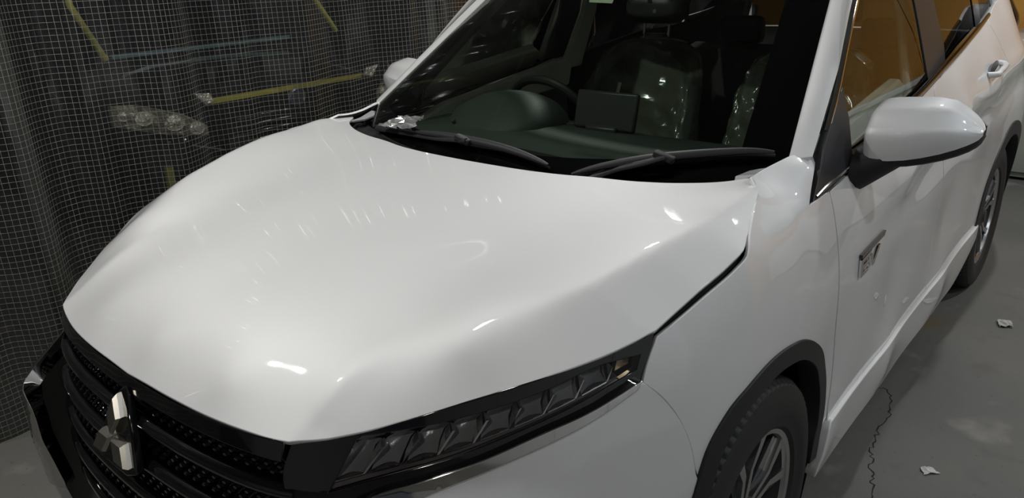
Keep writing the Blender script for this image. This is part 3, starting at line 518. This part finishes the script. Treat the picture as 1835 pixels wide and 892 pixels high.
def strip(name, P, w, m, off=.006, parent=None, t=.008):
    """a moulded strip along points (x, z) of the side glass"""
    Q = spline(P, .03); d = np.gradient(Q, axis=0); d /= np.linalg.norm(d, axis=1)[:, None]; nr = np.stack([-d[:, 1], d[:, 0]], -1); rings = []
    for i in range(len(Q)):
        ww = w[0]+(w[1]-w[0])*i/(len(Q)-1) if hasattr(w, '__len__') else w
        A = Q[i]+nr[i]*ww/2; B = Q[i]-nr[i]*ww/2; M_ = Q[i]
        rings.append([tuple(S_glass(*A, off-t)), tuple(S_glass(*(A*.8+B*.2), off)), tuple(S_glass(*M_, off+.002)), tuple(S_glass(*(A*.2+B*.8), off)), tuple(S_glass(*B, off-t))])
    return both(MB().loft(rings).build(name, m, parent or car, angle=50))
strip('roof_rail_chrome', [(1.51, 1.158), (1.612, 1.234), (1.73, 1.337), (1.865, 1.444), (1.95, 1.502), (2.08, 1.563), (2.4, 1.588), (3.3, 1.558)], (.014, .060), chrome, .010)
BELT = spline([(1.60, -.818, 1.040), (1.782, -.813, 1.063), (2.057, -.807, 1.102), (2.34, -.804, 1.131), (2.581, -.801, 1.165), (2.961, -.795, 1.222), (3.266, -.783, 1.264), (3.45, -.772, 1.285)], .04)
both(MB().tube(BELT, .008, 10, up=(0, 0, 1), flat=1.6).build('belt_chrome', dark_chrome, car, angle=60))
strip('belt_chrome', [(1.635, 1.078), (1.79, 1.084), (2.05, 1.108), (2.34, 1.138), (2.58, 1.164), (2.96, 1.206), (3.40, 1.240)], .007, chrome, .012, t=.012)
strip('sail_chrome', [(1.365, 1.036), (1.45, 1.046), (1.52, 1.047), (1.60, 1.052)], .007, dark_chrome, .018, t=.01)
# cowl and wipers ---------------------------------------------------------------------------
rear_edge = np.array(hs[4]); ys = np.linspace(-.73, .73, 41); r = []
re_y, re_x = np.abs(rear_edge[:, 1][::-1]), rear_edge[:, 0][::-1]
for y in ys:
    x0 = float(np.interp(abs(y), re_y, re_x)); z0 = float(hood_z(x0, y)); w = S_ws(y, 1.070); k = sst(abs(y), .60, .73)
    r.append([(x0-.03, y, z0-.05), (x0+.025, y, z0-.045+.02*k), (w[0]-.02, y, w[2]-.028+.03*k), tuple(w+np.array([0, 0, -.004]))])
cowl = MB().loft(r, closed=False).build('cowl', black_plastic, car)
for s in (-1, 1):
    mb = MB(); mb.box((1.285, s*.728, 1.068), (.14, .035, .035), Matrix.Rotation(s*-.25, 3, 'Z')); mb.box((1.29, s*.69, 1.066), (.025, .09, .03)); mb.build('cowl_end', black_plastic, cowl, bevel=.008)
both(panel('cowl_side_plate', lambda a, b: S_hood(a, b)+np.array([0, 0, -.004]), loop(poly([(1.205, -.690), (1.255, -.700), (1.335, -.735), (1.34, -.715), (1.30, -.683), (1.25, -.672)]), .02), grey_plate, cowl, h=.03, rim=.006))
panel('sticker', lambda a, b: S_ws(a, b, -.006), loop(poly(STICKER), .02), mat('sticker_film', (.45, .50, .40), .4), screen, h=.03, rim=0, flip=True)
def wiper(bl, arm, con):
    w = empty('wiper', (0, 0, 0), car)
    B = spline([S_ws(*p, .022) for p in bl], .02); n = len(B)
    rad = [.0035+.009*math.sin(min(1, i/(n-1)*1.0)*math.pi)**.5 for i in range(n)]
    MB().tube(B, rad, 8, up=(-.56, 0, .83), flat=.75).build('blade', black_plastic, w, angle=50)
    MB().tube([Vector(p)-Vector((-.56, 0, .83))*.012 for p in B], .004, 6, up=(-.56, 0, .83)).build('rubber', rubber, w)
    Ar = spline([S_ws(*p[:2], p[2]) for p in arm], .02); n = len(Ar)
    MB().tube(Ar, [.013-.005*i/(n-1) for i in range(n)], 8, up=(-.56, 0, .83), flat=.6).build('arm', black_plastic, w, angle=50)
    c = S_ws(*con, .030); MB().box(c, (.022, .055, .018), Matrix.Rotation(.25, 3, 'X')).build('connector', black_plastic, w, bevel=.004)
    return w
WP = WIPERS
wiper(*WP[0]); wiper(*WP[1])
MB().tube([tuple(S_ws(WASHER[0], WASHER[1], .000)), tuple(S_ws(WASHER[0], WASHER[1], .012))], .007, 10).build('screen_clip', chrome, screen)
# door mirrors ------------------------------------------------------------------------------
def door_mirror():
    m = empty('door_mirror', (0, 0, 0), car); parts = []
    def dims(t):
        top = 1.212+.010*math.sin(t*2.6)-.22*max(0, t-.62)**1.5; bot = 1.076+.006*t+.075*max(0, t-.25)**1.6; xr = 1.735+.03*t; d = .140*(1-.50*max(0, t)**2.4); return .842+.243*t, top, bot, xr, d
    def sec(t, sh):
        a, top, bot, xr, d = dims(t); cr = bot+(top-bot)*.56; P = [(xr, top), (xr-.30*d, top-.006), (xr-.62*d, top-.30*(top-cr)), (xr-.88*d, cr+.16*(top-cr)), (xr-.985*d, cr-.03*(top-cr)), (xr-d, cr-.25*(cr-bot)), (xr-.975*d, bot+.3*(cr-bot)), (xr-.93*d, bot)]
        xm, zm = xr-.35*d, bot+.5*(top-bot); P = [(xm+(x-xm)*sh, zm+(z-zm)*sh) for x, z in P]
        return [(x, -a, z) for x, z in spline(P, .009)[np.linspace(0, len(spline(P, .009))-1, 20).astype(int)]]
    ts = [0, .012, .04, .09, .16, .26, .4, .55, .7, .82, .90, .95, .98, 1.0]; sh = [.70, .84, .94, .985, 1, 1, 1, 1, 1, .98, .93, .84, .70, .35]
    cap = MB().loft([sec(t, s) for t, s in zip(ts, sh)], closed=False); cap.add(sec(0, .70), [tuple(range(20))])
    parts.append(cap.build('cap', paint, m, angle=75))
    rings = []
    for t, s in zip(ts, sh):
        x0, y0, z0 = sec(t, s*.985)[-1]; xr = 1.735+.03*t
        rings.append([(x0, y0, z0+.004), (x0+.012, y0, z0-.018*s), (x0+.05, y0, z0-.028*s), (xr, y0, z0-.018*s), (xr, y0, z0+.02)])
    low = MB().loft(rings, closed=True); parts.append(low.build('lower_cover', black_plastic, m, angle=60))
    gl = MB(); gl.loft([[(1.736+.03*t, -dims(t)[0], dims(t)[2]+(dims(t)[1]-dims(t)[2])*(.5+(v-.5)*s*.94)) for v in np.linspace(0, 1, 8)] for t, s in zip(ts, sh)], closed=False); parts.append(gl.build('mirror_glass', mat('mirror_silver', (.7, .72, .74), .03, 1), m))
    rings = []
    for k in np.linspace(0, 1, 8):
        y = -.825-.10*k; zc = 1.035+.055*k; w = .075-.02*k; hgt = .045-.008*k+.02*(1-k); xc = 1.655+.025*k
        rings.append([(xc+w*math.cos(t), y, zc+hgt*math.sin(t)) for t in np.linspace(0, 2*math.pi, 14)[:-1]])
    parts.append(MB().loft(rings).build('arm', black_plastic, m, angle=60))
    parts.append(MB().tube([(1.752, -1.070, 1.128), (1.735, -1.079, 1.140), (1.722, -1.072, 1.126), (1.69, -1.05, 1.115)], .006, 8).build('turn_signal', chrome, m))
    return m, parts
m0, mp = door_mirror(); m1 = empty('door_mirror', (0, 0, 0), car)
for p in mp: c = mirrored(p); c.parent = m1
# door handles, badge -------------------------------------------------------------------------
def handle(x, z, par):
    h_ = []
    q = float(side_q(x, z)); y = float(S_side(x, q)[1])
    P = [(x-.10, y+.004, z-.010), (x-.085, y-.022, z-.008), (x-.03, y-.028, z), (x+.05, y-.028, z+.006), (x+.10, y-.020, z+.010), (x+.115, y+.004, z+.012)]
    h_.append(MB().tube(spline(P, .012), .011, 8, up=(0, 0, 1), flat=1.1).build('handle', paint, par, angle=70))
    rr = [[(x+.085*k*math.cos(t), y-.004+.004*k, z+.034*k*math.sin(t)) for t in np.linspace(0, 2*math.pi, 19)[:-1]] for k in (1, .6, .1)]
    h_.append(MB().loft([[(a, b+(.0 if i == 0 else .0), c) for a, b, c in ring] for i, ring in enumerate(rr)], caps=False).build('handle_recess', trim_grey, par))
    return h_
for x, z, p in ((3.16, 1.105, rdoor), (2.36, 1.045, fdoor)):
    for o in handle(x, z, p): mirrored(o)
badge = empty('badge', (0, 0, 0), fdoor)
def bf(u, v, d):
    x = BADGE[0]+.112*u; z = BADGE[1]+BADGE[2]*v; return tuple(S_side(x, float(side_q(x, z)), .001+d))
for nm, shp in (('badge_letter', [(0, 0), (.12, 0), (.12, 1), (0, 1)]), ('badge_letter', [(.12, 0), (.55, 0), (.62, .2), (.12, .2)]), ('badge_letter', [(.12, .40), (.60, .40), (.66, .60), (.12, .60)]), ('badge_letter', [(.12, .80), (.78, .80), (.90, 1), (.12, 1)]),
                ('badge_letter', [(.78, .72), (.95, .72), (1.05, .28), (1.45, .80), (1.66, .80), (1.10, 0), (.94, 0)]), ('badge_bar', [(.0, 1.06), (1.95, 1.06), (2.1, 1.30), (.0, 1.30)])):
    MB().prism(shp, bf, .008).build(nm, chrome if nm == 'badge_letter' else black_gloss, badge, smooth=False, bevel=.0012)
# wheels ------------------------------------------------------------------------------------------
def wheel(cx, side, cyv=.775, cz=.352):
    w = empty('wheel', (cx, side*cyv, cz), car)
    def f(t, r, a): return (r*math.cos(t), side*a, r*math.sin(t))
    prof = [(.232, -.100), (.262, -.113), (.30, -.116), (.335, -.106), (.349, -.088), (.352, -.055), (.344, -.052), (.344, -.043), (.353, -.040), (.353, -.004), (.344, -.002), (.344, .006), (.353, .009), (.352, .045), (.344, .048), (.344, .056), (.351, .060), (.348, .088), (.336, .104), (.322, .110), (.300, .1165), (.270, .1155), (.262, .112), (.238, .108), (.228, .098), (.226, .07)]
    n = 240; mb = MB(); m = len(prof); V = []
    for i in range(n):
        g = (i % 3 == 0)
        for r, a in prof:
            rr = r-(.006 if g and r > .343 and abs(a) > .058 else (.005 if g and r > .33 and abs(a) > .09 else 0)); V.append(f(2*math.pi*i/n, rr, a))
    mb.add(V, [(i*m+j, i*m+j+1, ((i+1) % n)*m+j+1, ((i+1) % n)*m+j) for i in range(n) for j in range(m-1)]); mb.build('tyre', rubber, w, angle=28)
    MB().lathe([(.226, -.10), (.215, -.09), (.20, -.03), (.20, .05), (.217, .088), (.217, .094)], 64, f).build('rim_barrel', trim_grey, w, angle=40)
    MB().lathe([(.214, .086), (.217, .097), (.229, .100), (.229, .094)], 72, f).build('rim_lip', alu, w, angle=40)
    MB().lathe([(.0, .01), (.17, .01), (.17, -.02)], 40, f).build('brake_disc', mat('brake_steel', (.10, .10, .10), .4, 1), w, angle=40)
    for k in range(5):
        a0 = 2*math.pi*k/5+WROT
        def sp(poly_, d0, d1, nm, mm):
            mb = MB(); mb.loft([[f(a0+q[1]/max(q[0], .03), q[0], d+(.012*(.22-q[0])/.16 if False else -.018*(1-q[0]/.22))) for q in poly_] for d in (d0, d1)]); return mb.build(nm, mm, w, smooth=False)
        for sgn in (-1, 1):
            sp([(.045, sgn*.004), (.045, sgn*.022), (.135, sgn*.028), (.219, sgn*.078), (.219, sgn*.050), (.140, sgn*.012)], .060, .094, 'spoke', alu)
            sp([(.06, sgn*.022), (.135, sgn*.030), (.219, sgn*.080), (.219, sgn*.098), (.12, sgn*.052)], .05, .080, 'spoke_facet', trim_grey)
    MB().lathe([(.0, .098), (.026, .097), (.030, .092), (.060, .082), (.060, .05)], 32, f).build('hub_cap', trim_grey, w, angle=40)
    return w
for x in (1.0, 3.67):
    for s in (-1, 1): wheel(x, s)
# cabin --------------------------------------------------------------------------------------------
r = []
for y in np.linspace(-.72, .72, 33):
    w = S_ws(y, 1.085); x0 = w[0]+.03
    pr = [(x0, 1.045), (x0+.10, 1.055), (1.60+.02*abs(y), 1.052), (1.72, 1.040), (1.76, 1.00), (1.77, .85), (1.70, .60)]
    r.append([(a, y, b-.05*sst(abs(y), .62, .74)) for a, b in pr])
dash = MB().loft(r, closed=False).build('dashboard', dash_m, car, angle=50)
rings = []
for k, (x, wv, hv) in enumerate(((1.46, .10, .008), (1.50, .165, .045), (1.56, .20, .082), (1.64, .205, .100), (1.71, .20, .098), (1.735, .195, .088), (1.735, .17, .065))):
    rings.append([(x, .36+wv*math.copysign(abs(math.cos(t))**.8, math.cos(t)), 1.045+hv*math.sin(t)) for t in np.linspace(0, math.pi, 17)])
MB().loft(rings, closed=False).build('instrument_hood', dash_m, car, angle=60)
MB().box((1.705, -.01, 1.105), (.022, .235, .125), Matrix.Rotation(.25, 3, 'Y')).build('display', trim_grey, car, bevel=.008)
MB().box((1.69, -.01, 1.045), (.05, .12, .03)).build('display_foot', trim_grey, car, bevel=.008)
sw = empty('steering_wheel', (1.90, .36, 1.0), car); sw.rotation_euler = (0, math.radians(-26), 0)
MB().tube([(0, .185*math.cos(t), .185*math.sin(t)) for t in np.linspace(0, 2*math.pi, 49)], .016, 10, up=(1, 0, 0)).build('wheel_rim', leather, sw)
MB().box((.0, 0, -.005), (.04, .15, .11)).build('wheel_hub', leather, sw, bevel=.02)
for s in (-1, 1): MB().box((.0, s*.12, -.01), (.025, .12, .035)).build('wheel_spoke', trim_grey, sw, bevel=.008)
MB().box((0, 0, -.12), (.022, .035, .12)).build('wheel_spoke', trim_grey, sw, bevel=.008)
rvm = empty('rear_view_mirror', (1.95, -.035, 1.415), car)
rings = [[(x, .10*sx*math.cos(t), .036*sz*math.sin(t)) for t in np.linspace(0, 2*math.pi, 25)[:-1]] for x, sx, sz in ((-.026, .7, .6), (-.018, .95, .92), (0, 1, 1), (.012, .98, .96))]
MB().loft([[(a, math.copysign(abs(b/.10)**.6*.10, b), math.copysign(abs(c/.036)**.6*.036, c)) for a, b, c in q] for q in rings]).build('mirror_body', trim_grey, rvm, angle=60)
MB().tube([(-.02, 0, .02), (-.05, 0, .10), (.0, 0, .15)], .012, 8).build('mirror_stem', trim_grey, rvm); MB().box((-.028, -.02, -.012), (.004, .012, .012)).build('mirror_sensor', chrome, rvm, smooth=False)
def seat(y0):
    s = empty('seat', (2.45, y0, .3), car); random.seed(int(y0*100))
    def ring(z, w, d, x, bol, nn=28):
        P = []
        for t in np.linspace(0, 2*math.pi, nn+1)[:-1]:
            cth, sth = math.cos(t), math.sin(t); u = math.copysign(abs(sth)**.6, sth); v = math.copysign(abs(cth)**.6, cth)
            fx = -bol*abs(u)**3 if v < 0 else 0
            P.append((x+d*v+fx, w*u, z))
        return P
    back = [(.12, .20, .07, -.04, .05), (.30, .235, .075, .0, .07), (.55, .25, .075, .06, .08), (.75, .24, .07, .11, .06), (.88, .20, .06, .15, .03), (.925, .13, .045, .165, 0), (.935, .06, .03, .17, 0)]
    MB().loft([ring(*b) for b in back]).build('backrest', leather, s, angle=80)
    MB().loft([ring(*b) for b in ((1.0, .10, .045, .185, 0), (1.03, .14, .06, .18, 0), (1.10, .14, .06, .185, 0), (1.17, .12, .05, .195, 0), (1.19, .06, .03, .20, 0))]).build('headrest', leather, s, angle=80)
    for q in (-.06, .06): MB().tube([(.17, q, .90), (.185, q, 1.03)], .007, 8, up=(1, 0, 0)).build('headrest_post', chrome, s)
    MB().loft([[(x, w*u, z+hh*v) for u, v in ((-1, -.5), (-1, .5), (-.8, 1), (-.4, .7), (.4, .7), (.8, 1), (1, .5), (1, -.5))] for x, w, z, hh in ((-.52, .20, .13, .05), (-.48, .24, .14, .08), (-.2, .25, .13, .09), (.05, .23, .12, .08))]).build('cushion', leather, s, angle=60)
    # crumpled clear wrap over the backrest
    rings = []; rnd = np.random.RandomState(int(abs(y0)*1000)); ph = rnd.rand(12)*6.28
    for z in np.linspace(.14, .955, 90):
        q_ = [np.interp(z, [q[0] for q in back]+[.97], [q[j] for q in back]+[(.03, .02, .17, 0)[j-1]]) for j in (1, 2, 3, 4)]; P = []
        base = ring(z, q_[0]+.012, q_[1]+.012, q_[2], q_[3], 72)
        for k, p in enumerate(base):
            t = 2*math.pi*k/72; rd = lambda a: 1-abs(math.sin(a))
            c = .012*rd(2.5*t+z*9+ph[0])**3+.009*rd(4*t-z*13+ph[1])**3+.007*rd(7*t+z*26+ph[2])**2+.004*rd(z*46+3*t+ph[3])**2-.004
            P.append((p[0]-c*(1 if math.cos(t) < 0 else -1), p[1]*(1+c*1.2), z))
        rings.append(P)
    MB().loft(rings).build('plastic_cover', wrap, s, angle=85)
    MB().box((-.062, .045, .72), (.006, .012, .11), Matrix.Rotation(.12, 3, 'X') @ Matrix.Rotation(.23, 3, 'Y')).build('label_strip', mat('label_paper', (.6, .62, .5), .6), s, smooth=False)
    return s
seat(.34); seat(-.36)
MB().loft([[(x, y, z) for x, z in ((3.30, .45), (3.25, .62), (3.35, .68), (3.45, 1.10), (3.55, 1.12), (3.62, .6))] for y in (-.62, -.3, 0, .3, .62)]).build('rear_bench', leather, car, angle=40)
for y in (-.36, 0, .36): MB().box((3.55, y, 1.19), (.09, .24, .14)).build('rear_headrest', leather, car, bevel=.03)
MB().box((2.1, 0, .68), (.95, .22, .30)).build('centre_console', leather, car, bevel=.03)
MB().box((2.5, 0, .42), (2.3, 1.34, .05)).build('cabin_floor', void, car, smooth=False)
for s in (-1, 1):
    y = s*.725
    MB().prism([(1.50, 1.035), (1.66, 1.080), (2.05, 1.118), (2.42, 1.158), (2.47, 1.13), (2.45, 1.035), (2.0, 1.020), (1.70, 1.010)], lambda u, v, d: (u, y-s*d-s*.05*(v-1.0), v), .045).build('door_top_trim', beige, car, bevel=.01)
    MB().prism([(1.50, .50), (1.50, 1.03), (1.70, 1.008), (2.0, 1.018), (2.45, 1.033), (2.50, .50)], lambda u, v, d: (u, y-s*d-s*.0, v), .03).build('door_lower_trim', dash_m, car, bevel=.01)
    MB().prism([(2.45, 1.10), (2.60, 1.10), (2.62, 1.35), (2.60, 1.54), (2.50, 1.54), (2.52, 1.35)], lambda u, v, d: (u, s*(.745-.28*(v-1.1))-s*d, v), .03).build('pillar_trim', beige, car, bevel=.01)
    MB().tube([(1.50, s*.70, 1.13), (1.75, s*.655, 1.315), (2.0, s*.59, 1.50)], .022, 8).build('pillar_cover', mat('pillar_grey', (.12, .12, .11), .7), car)
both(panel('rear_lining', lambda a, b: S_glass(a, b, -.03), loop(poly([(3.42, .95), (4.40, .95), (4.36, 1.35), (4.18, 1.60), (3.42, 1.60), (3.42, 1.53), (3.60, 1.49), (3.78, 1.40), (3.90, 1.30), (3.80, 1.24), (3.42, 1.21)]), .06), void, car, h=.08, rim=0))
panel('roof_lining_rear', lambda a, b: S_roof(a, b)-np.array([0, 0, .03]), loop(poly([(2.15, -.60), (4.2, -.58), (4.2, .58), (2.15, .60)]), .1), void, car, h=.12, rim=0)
both(MB().tube(spline([(4.24, -.690, 1.40), (4.26, -.698, 1.33), (4.28, -.728, 1.26), (4.29, -.752, 1.21), (4.29, -.752, 1.165), (4.28, -.745, 1.13)], .015), .022, 10, up=(1, 0, 0), flat=2.0).build('tail_lamp', black_gloss, car, angle=60))
# ---------------------------------------------------------------- loose things on the car and floor
def crumple(name, P, m, amp, label, cat, seed, n=7, normal=(0, 0, 1)):
    rnd = random.Random(seed); mb = MB(); A, B, C_, D = [Vector(p) for p in P]; V = []; nv = Vector(normal)
    for i in range(n+1):
        for j in range(n+1):
            u, v = i/n, j/n; p = A*(1-u)*(1-v)+B*u*(1-v)+C_*u*v+D*(1-u)*v; V.append(p+nv*(amp*(.15+rnd.random()))+Vector((rnd.uniform(-1, 1), rnd.uniform(-1, 1), 0))*amp*.5)
    mb.add(V, [(i*(n+1)+j, (i+1)*(n+1)+j, (i+1)*(n+1)+j+1, i*(n+1)+j+1) for i in range(n) for j in range(n)])
    o = mb.build(name, m, smooth=False); s = o.modifiers.new('solid', 'SOLIDIFY'); s.thickness = .0008; return tag(o, label, cat)
foil = mat('silver_foil', (.75, .75, .74), .22, .85)
crumple('foil_scrap', FOIL, foil, .012, 'crumpled silver foil scrap lying at the foot of the windscreen by the wiper', 'scrap', 5, 8, (-.56, 0, .83))
paper = mat('paper', (.62, .62, .58), .8)
crumple('paper_scrap', SCRAP1, paper, .006, 'small torn white paper scrap on the bare concrete beside the crack', 'scrap', 8, 5)
crumple('paper_scrap', SCRAP2, mat('dirty_paper', (.42, .40, .35), .8), .010, 'small dirty pale scrap on the floor beside the rear wheel', 'scrap', 9, 5)
# ---------------------------------------------------------------- mesh curtain
CX0, CX1, CZ1, PITCHM = -2.2, 6.4, 2.75, .0215
def fold(x, z):
    x = np.asarray(x, float); z = np.asarray(z, float); k = .75+.25*np.sin(x*1.3+1)
    return 1.56+k*(.050*np.sin(x*2*math.pi/.62+.7*np.sin(x*1.7)+.25*z)+.026*np.sin(x*2*math.pi/.29+1.3+.5*np.sin(2.1*x)-.35*z)+.006*np.sin(x*2*math.pi/.13+z*1.2))+.012*np.sin(z*2.2+x)
cur = empty('mesh_curtain', (CX0, 1.56, 0)); tag(cur, 'clear plastic sheet curtain with white grid threads hanging along the far side', 'curtain'); cur.location = (0, 0, 0)
xs = np.arange(CX0, CX1, .022); zs = np.linspace(.004, CZ1, 40); X, Z = np.meshgrid(xs, zs); Y = fold(X, Z); nx = len(xs)
V = np.stack([X.ravel(), Y.ravel(), Z.ravel()], -1); F = [(i*nx+j, i*nx+j+1, (i+1)*nx+j+1, (i+1)*nx+j) for i in range(len(zs)-1) for j in range(nx-1)]
film = obj('clear_film', V, F, clear_mat('curtain_film', (.95, .96, .95), .8, .020, (.75, .78, .75), .10, 1.45), cur)
thread_m = mat('grid_thread', (.36, .36, .33), .6)
def threads(name, lines, rad):
    Vv = []; Ff = []; o = 0
    for P, A, B in lines:
        n = len(P)
        for k in range(3):
            t = 2*math.pi*k/3+.5; Vv.append(P+A*(rad*math.cos(t))+B*(rad*math.sin(t)))
        idx = np.arange(n-1)
        for k in range(3):
            k2 = (k+1) % 3; Ff.append(np.stack([o+k*n+idx, o+k*n+idx+1, o+k2*n+idx+1, o+k2*n+idx], -1))
        o += 3*n
    V_ = np.concatenate(Vv); F_ = np.concatenate(Ff); me = bpy.data.meshes.new(name); me.vertices.add(len(V_)); me.vertices.foreach_set('co', V_.ravel())
    me.loops.add(F_.size); me.loops.foreach_set('vertex_index', F_.ravel().astype(np.int32)); me.polygons.add(len(F_)); me.polygons.foreach_set('loop_start', np.arange(len(F_), dtype=np.int32)*4)
    me.update(calc_edges=True); me.validate(); me.materials.append(thread_m); ob = bpy.data.objects.new(name, me); COL.objects.link(ob); ob.parent = cur; return tag(ob, None, None, None, 'stuff')
hx = np.arange(CX0, CX1, .026); one = np.ones_like(hx)
threads('cross_threads', [(np.stack([hx, fold(hx, z*one), z+.004*np.sin(hx*3.1)], -1), np.array([0, 1., 0]), np.array([0, 0, 1.])) for z in np.arange(.012, CZ1-.01, PITCHM)], .00085)
vz = np.linspace(.004, CZ1, 30); vx = []; x = CX0+.01
while x < CX1: vx.append(x); d = float(fold(x+.002, 1.)-fold(x, 1.))/.002; x += PITCHM/math.sqrt(1+d*d)
threads('upright_threads', [(np.stack([xx+0*vz, fold(xx, vz), vz], -1), np.array([1., 0, 0]), np.array([0, 1., 0])) for xx in vx], .00085)
pipe_m = mat('curtain_rail_steel', (.4, .4, .4), .35, 1)
tag(MB().tube([(CX0, 1.56, CZ1+.02), (CX1, 1.56, CZ1+.02)], .02, 12).build('curtain_rail', pipe_m), 'steel rail carrying the mesh curtain under the ceiling', 'rail')
# ---------------------------------------------------------------- black car behind the curtain
bc = empty('black_car', (2.25, 2.55, 0)); tag(bc, 'glossy black car with bright headlamps standing behind the mesh curtain', 'car')
bpaint = mat('black_paint', (.008, .009, .010), .12, 0, 1, .02)
def sec2(y, w, z0, z1, cr):
    P = []
    for t in np.linspace(0, math.pi, 15): P.append((w*math.copysign(abs(math.cos(t))**.45, math.cos(t)), y, z0+(z1-z0)*math.sin(t)**.30+cr*math.sin(t)))
    return P
MB().loft([sec2(*a) for a in ((.16, .40, .50, .70, 0), (.05, .66, .30, .78, 0), (.0, .74, .25, .86, .01), (.04, .80, .22, .90, .01), (.16, .86, .20, .935, .02), (.45, .90, .2, .98, .03), (.85, .90, .2, 1.03, .04), (1.05, .90, .2, 1.05, .05), (3.9, .90, .2, 1.0, .05), (4.2, .80, .3, .9, .0))], closed=False).build('body', bpaint, bc, angle=50)
MB().loft([[(-w, y, z), (w, y, z)] for y, z, w in ((.95, 1.08, .72), (1.4, 1.33, .66), (1.75, 1.48, .60))], closed=False).build('windscreen', frit, bc)
MB().loft([[(-w, y, 1.0), (-w*.97, y, z), (w*.97, y, z), (w, y, 1.0)] for y, z, w in ((1.72, 1.47, .66), (2.2, 1.52, .66), (3.2, 1.48, .66), (3.9, 1.1, .7))], closed=False).build('cabin', bpaint, bc, angle=40)
lampm = mat('bright_reflector', (.95, .92, .80), .16, .7, bump=(45, 1, .02)); lampw = mat('lamp_white', (.42, .39, .30), .25, .3, bump=(22, 1, .03))
for s in (-1, 1):
    h_ = empty('headlight', (0, 0, 0), bc)
    def q(u, v, d): return (s*(.60+.36*u-.04*d), -.02+.30*u*u-d, .74+.22*v+.10*u-.06*u*u)
    MB().prism([(0, .02), (.0, .28), (.30, .52), (.75, .72), (1.0, .70), (1.0, .20), (.55, .0)], q, .03).build('lamp_housing', lampw, h_, bevel=.006)
    for u, v, rr in ((.16, .20, .045), (.42, .30, .055), (.72, .40, .05), (.90, .46, .035)):
        c = Vector(q(u, v, .034)); MB().lathe([(rr, 0), (rr*.9, -.006), (rr*.6, .004), (rr*.2, .008), (.002, .008)], 16, lambda t, r, a: (c.x+r*math.cos(t), c.y-a, c.z+r*math.sin(t)*.8)).build('lamp_bowl', lampm, h_)
    MB().prism([(-.05, .78), (.10, 1.02), (-.16, 1.10), (-.22, .90)], q, .02).build('marker_lamp', lampm, h_, bevel=.004)
    MB().prism([(-.30, -.28), (.5, -.16), (.5, -.20), (-.3, -.32)], q, .01).build('bumper_trim', chrome, h_)
for k in range(4): MB().box((0, -.005-.0*k, .66+k*.045), (.95-.05*k, .02, .016)).build('grille_bar', dark_chrome, bc, bevel=.003)
MB().lathe([(.06, 0), (.06, .012), (.05, .016), (.044, .010), (.001, .010)], 28, lambda t, r, a: (r*math.cos(t), -.02-a, .86+r*math.sin(t)*.85)).build('emblem', mat('blue_badge', (.35, .38, .5), .2, .9), bc)
MB().prism([(-.57, .905), (.57, .905), (.56, .935), (-.56, .935)], lambda u, v, d: (u, -.035+.16*u*u-d, v-.02*u*u), .012).build('hood_edge_reflection', mat('yellow_reflection', (.40, .36, .05), .6), bc)  # yellow reflection along the bonnet edge, built as a coloured strip
MB().box((0, .90, 1.115), (1.25, .03, .025)).build('cowl_reflection', mat('teal_reflection', (.10, .17, .18), .3), bc)  # teal reflection at the windscreen base, built as a coloured bar
yel = mat('yellow_paint', (.34, .31, .05), .6, noise=(6, .3, (.28, .26, .06)))
for P, lab in (YELLOW):  # slanted yellow bands, made up as tubes reaching to the ceiling
    st = 'strap' in lab; o = MB().tube([tuple(p) for p in P], .014 if st else .022, 10).build('yellow_band' if st else 'yellow_bar', yel); tag(o, lab, 'strap' if st else 'bar', 'yellow straps behind the curtain' if st else None)
pale = mat('pale_streak', (.10, .10, .085), .7)  # grey uprights added for the reflection streaks on the curtain film
for x, y, lab in ((.62, 2.05, 'pale grey reflection post behind the curtain at the left'), (1.02, 3.4, 'dim grey post deep behind the curtain'), (3.05, 2.2, 'grey post behind the curtain near the white car mirror')):
    p = empty('streak', (x, y, 0)); tag(p, lab, 'streak'); MB().box((0, 0, 1.4), (.07, .07, 2.8)).build('shaft', pale, p, bevel=.006); MB().box((0, 0, .01), (.16, .16, .02)).build('foot_plate', pale, p, bevel=.004)
# ---------------------------------------------------------------- by the rear wall and the near wall
wb = empty('workbench', (6.1, -.55, 0)); tag(wb, 'pale topped workbench against the plywood wall behind the car', 'bench')
MB().box((0, 0, .94), (.75, 1.7, .04)).build('worktop', mat('pale_top', (.62, .62, .56), .4), wb, bevel=.006); MB().box((.02, 0, .47), (.64, 1.6, .90)).build('cabinet', mat('green_grey', (.26, .28, .24), .5), wb, bevel=.006)
for k in (-1, 0, 1): MB().box((-.31, k*.53, .47), (.02, .50, .82)).build('door', mat('green_grey', (.26, .28, .24), .5), wb, bevel=.004)
rc = tag(MB().box((6.20, -.72, 1.06), (.22, .16, .20)).build('orange_box', mat('orange_red', (.65, .16, .05), .5), bevel=.008), 'small orange red box on the pale workbench', 'box')
cb = empty('white_cabinet', (6.22, -2.55, 0)); cb.rotation_euler = (0, 0, math.pi/2); tag(cb, 'low white cabinet in the corner by the plywood wall', 'cabinet')
MB().box((0, 0, .55), (1.9, .65, 1.06)).build('body', mat('white_enamel_cab', (.6, .6, .58), .4), cb, bevel=.01); MB().box((0, 0, 1.10), (1.96, .70, .04)).build('top', mat('white_enamel_cab', (.6, .6, .58), .4), cb, bevel=.006)
for k in range(3): d = MB().box((-.63+k*.63, .332, .55), (.61, .02, 1.0)).build('door', mat('white_enamel_cab', (.6, .6, .58), .4), cb, bevel=.004); MB().box((-.63+k*.63+.25, .35, .65), (.02, .02, .14)).build('handle', chrome, d, bevel=.003)
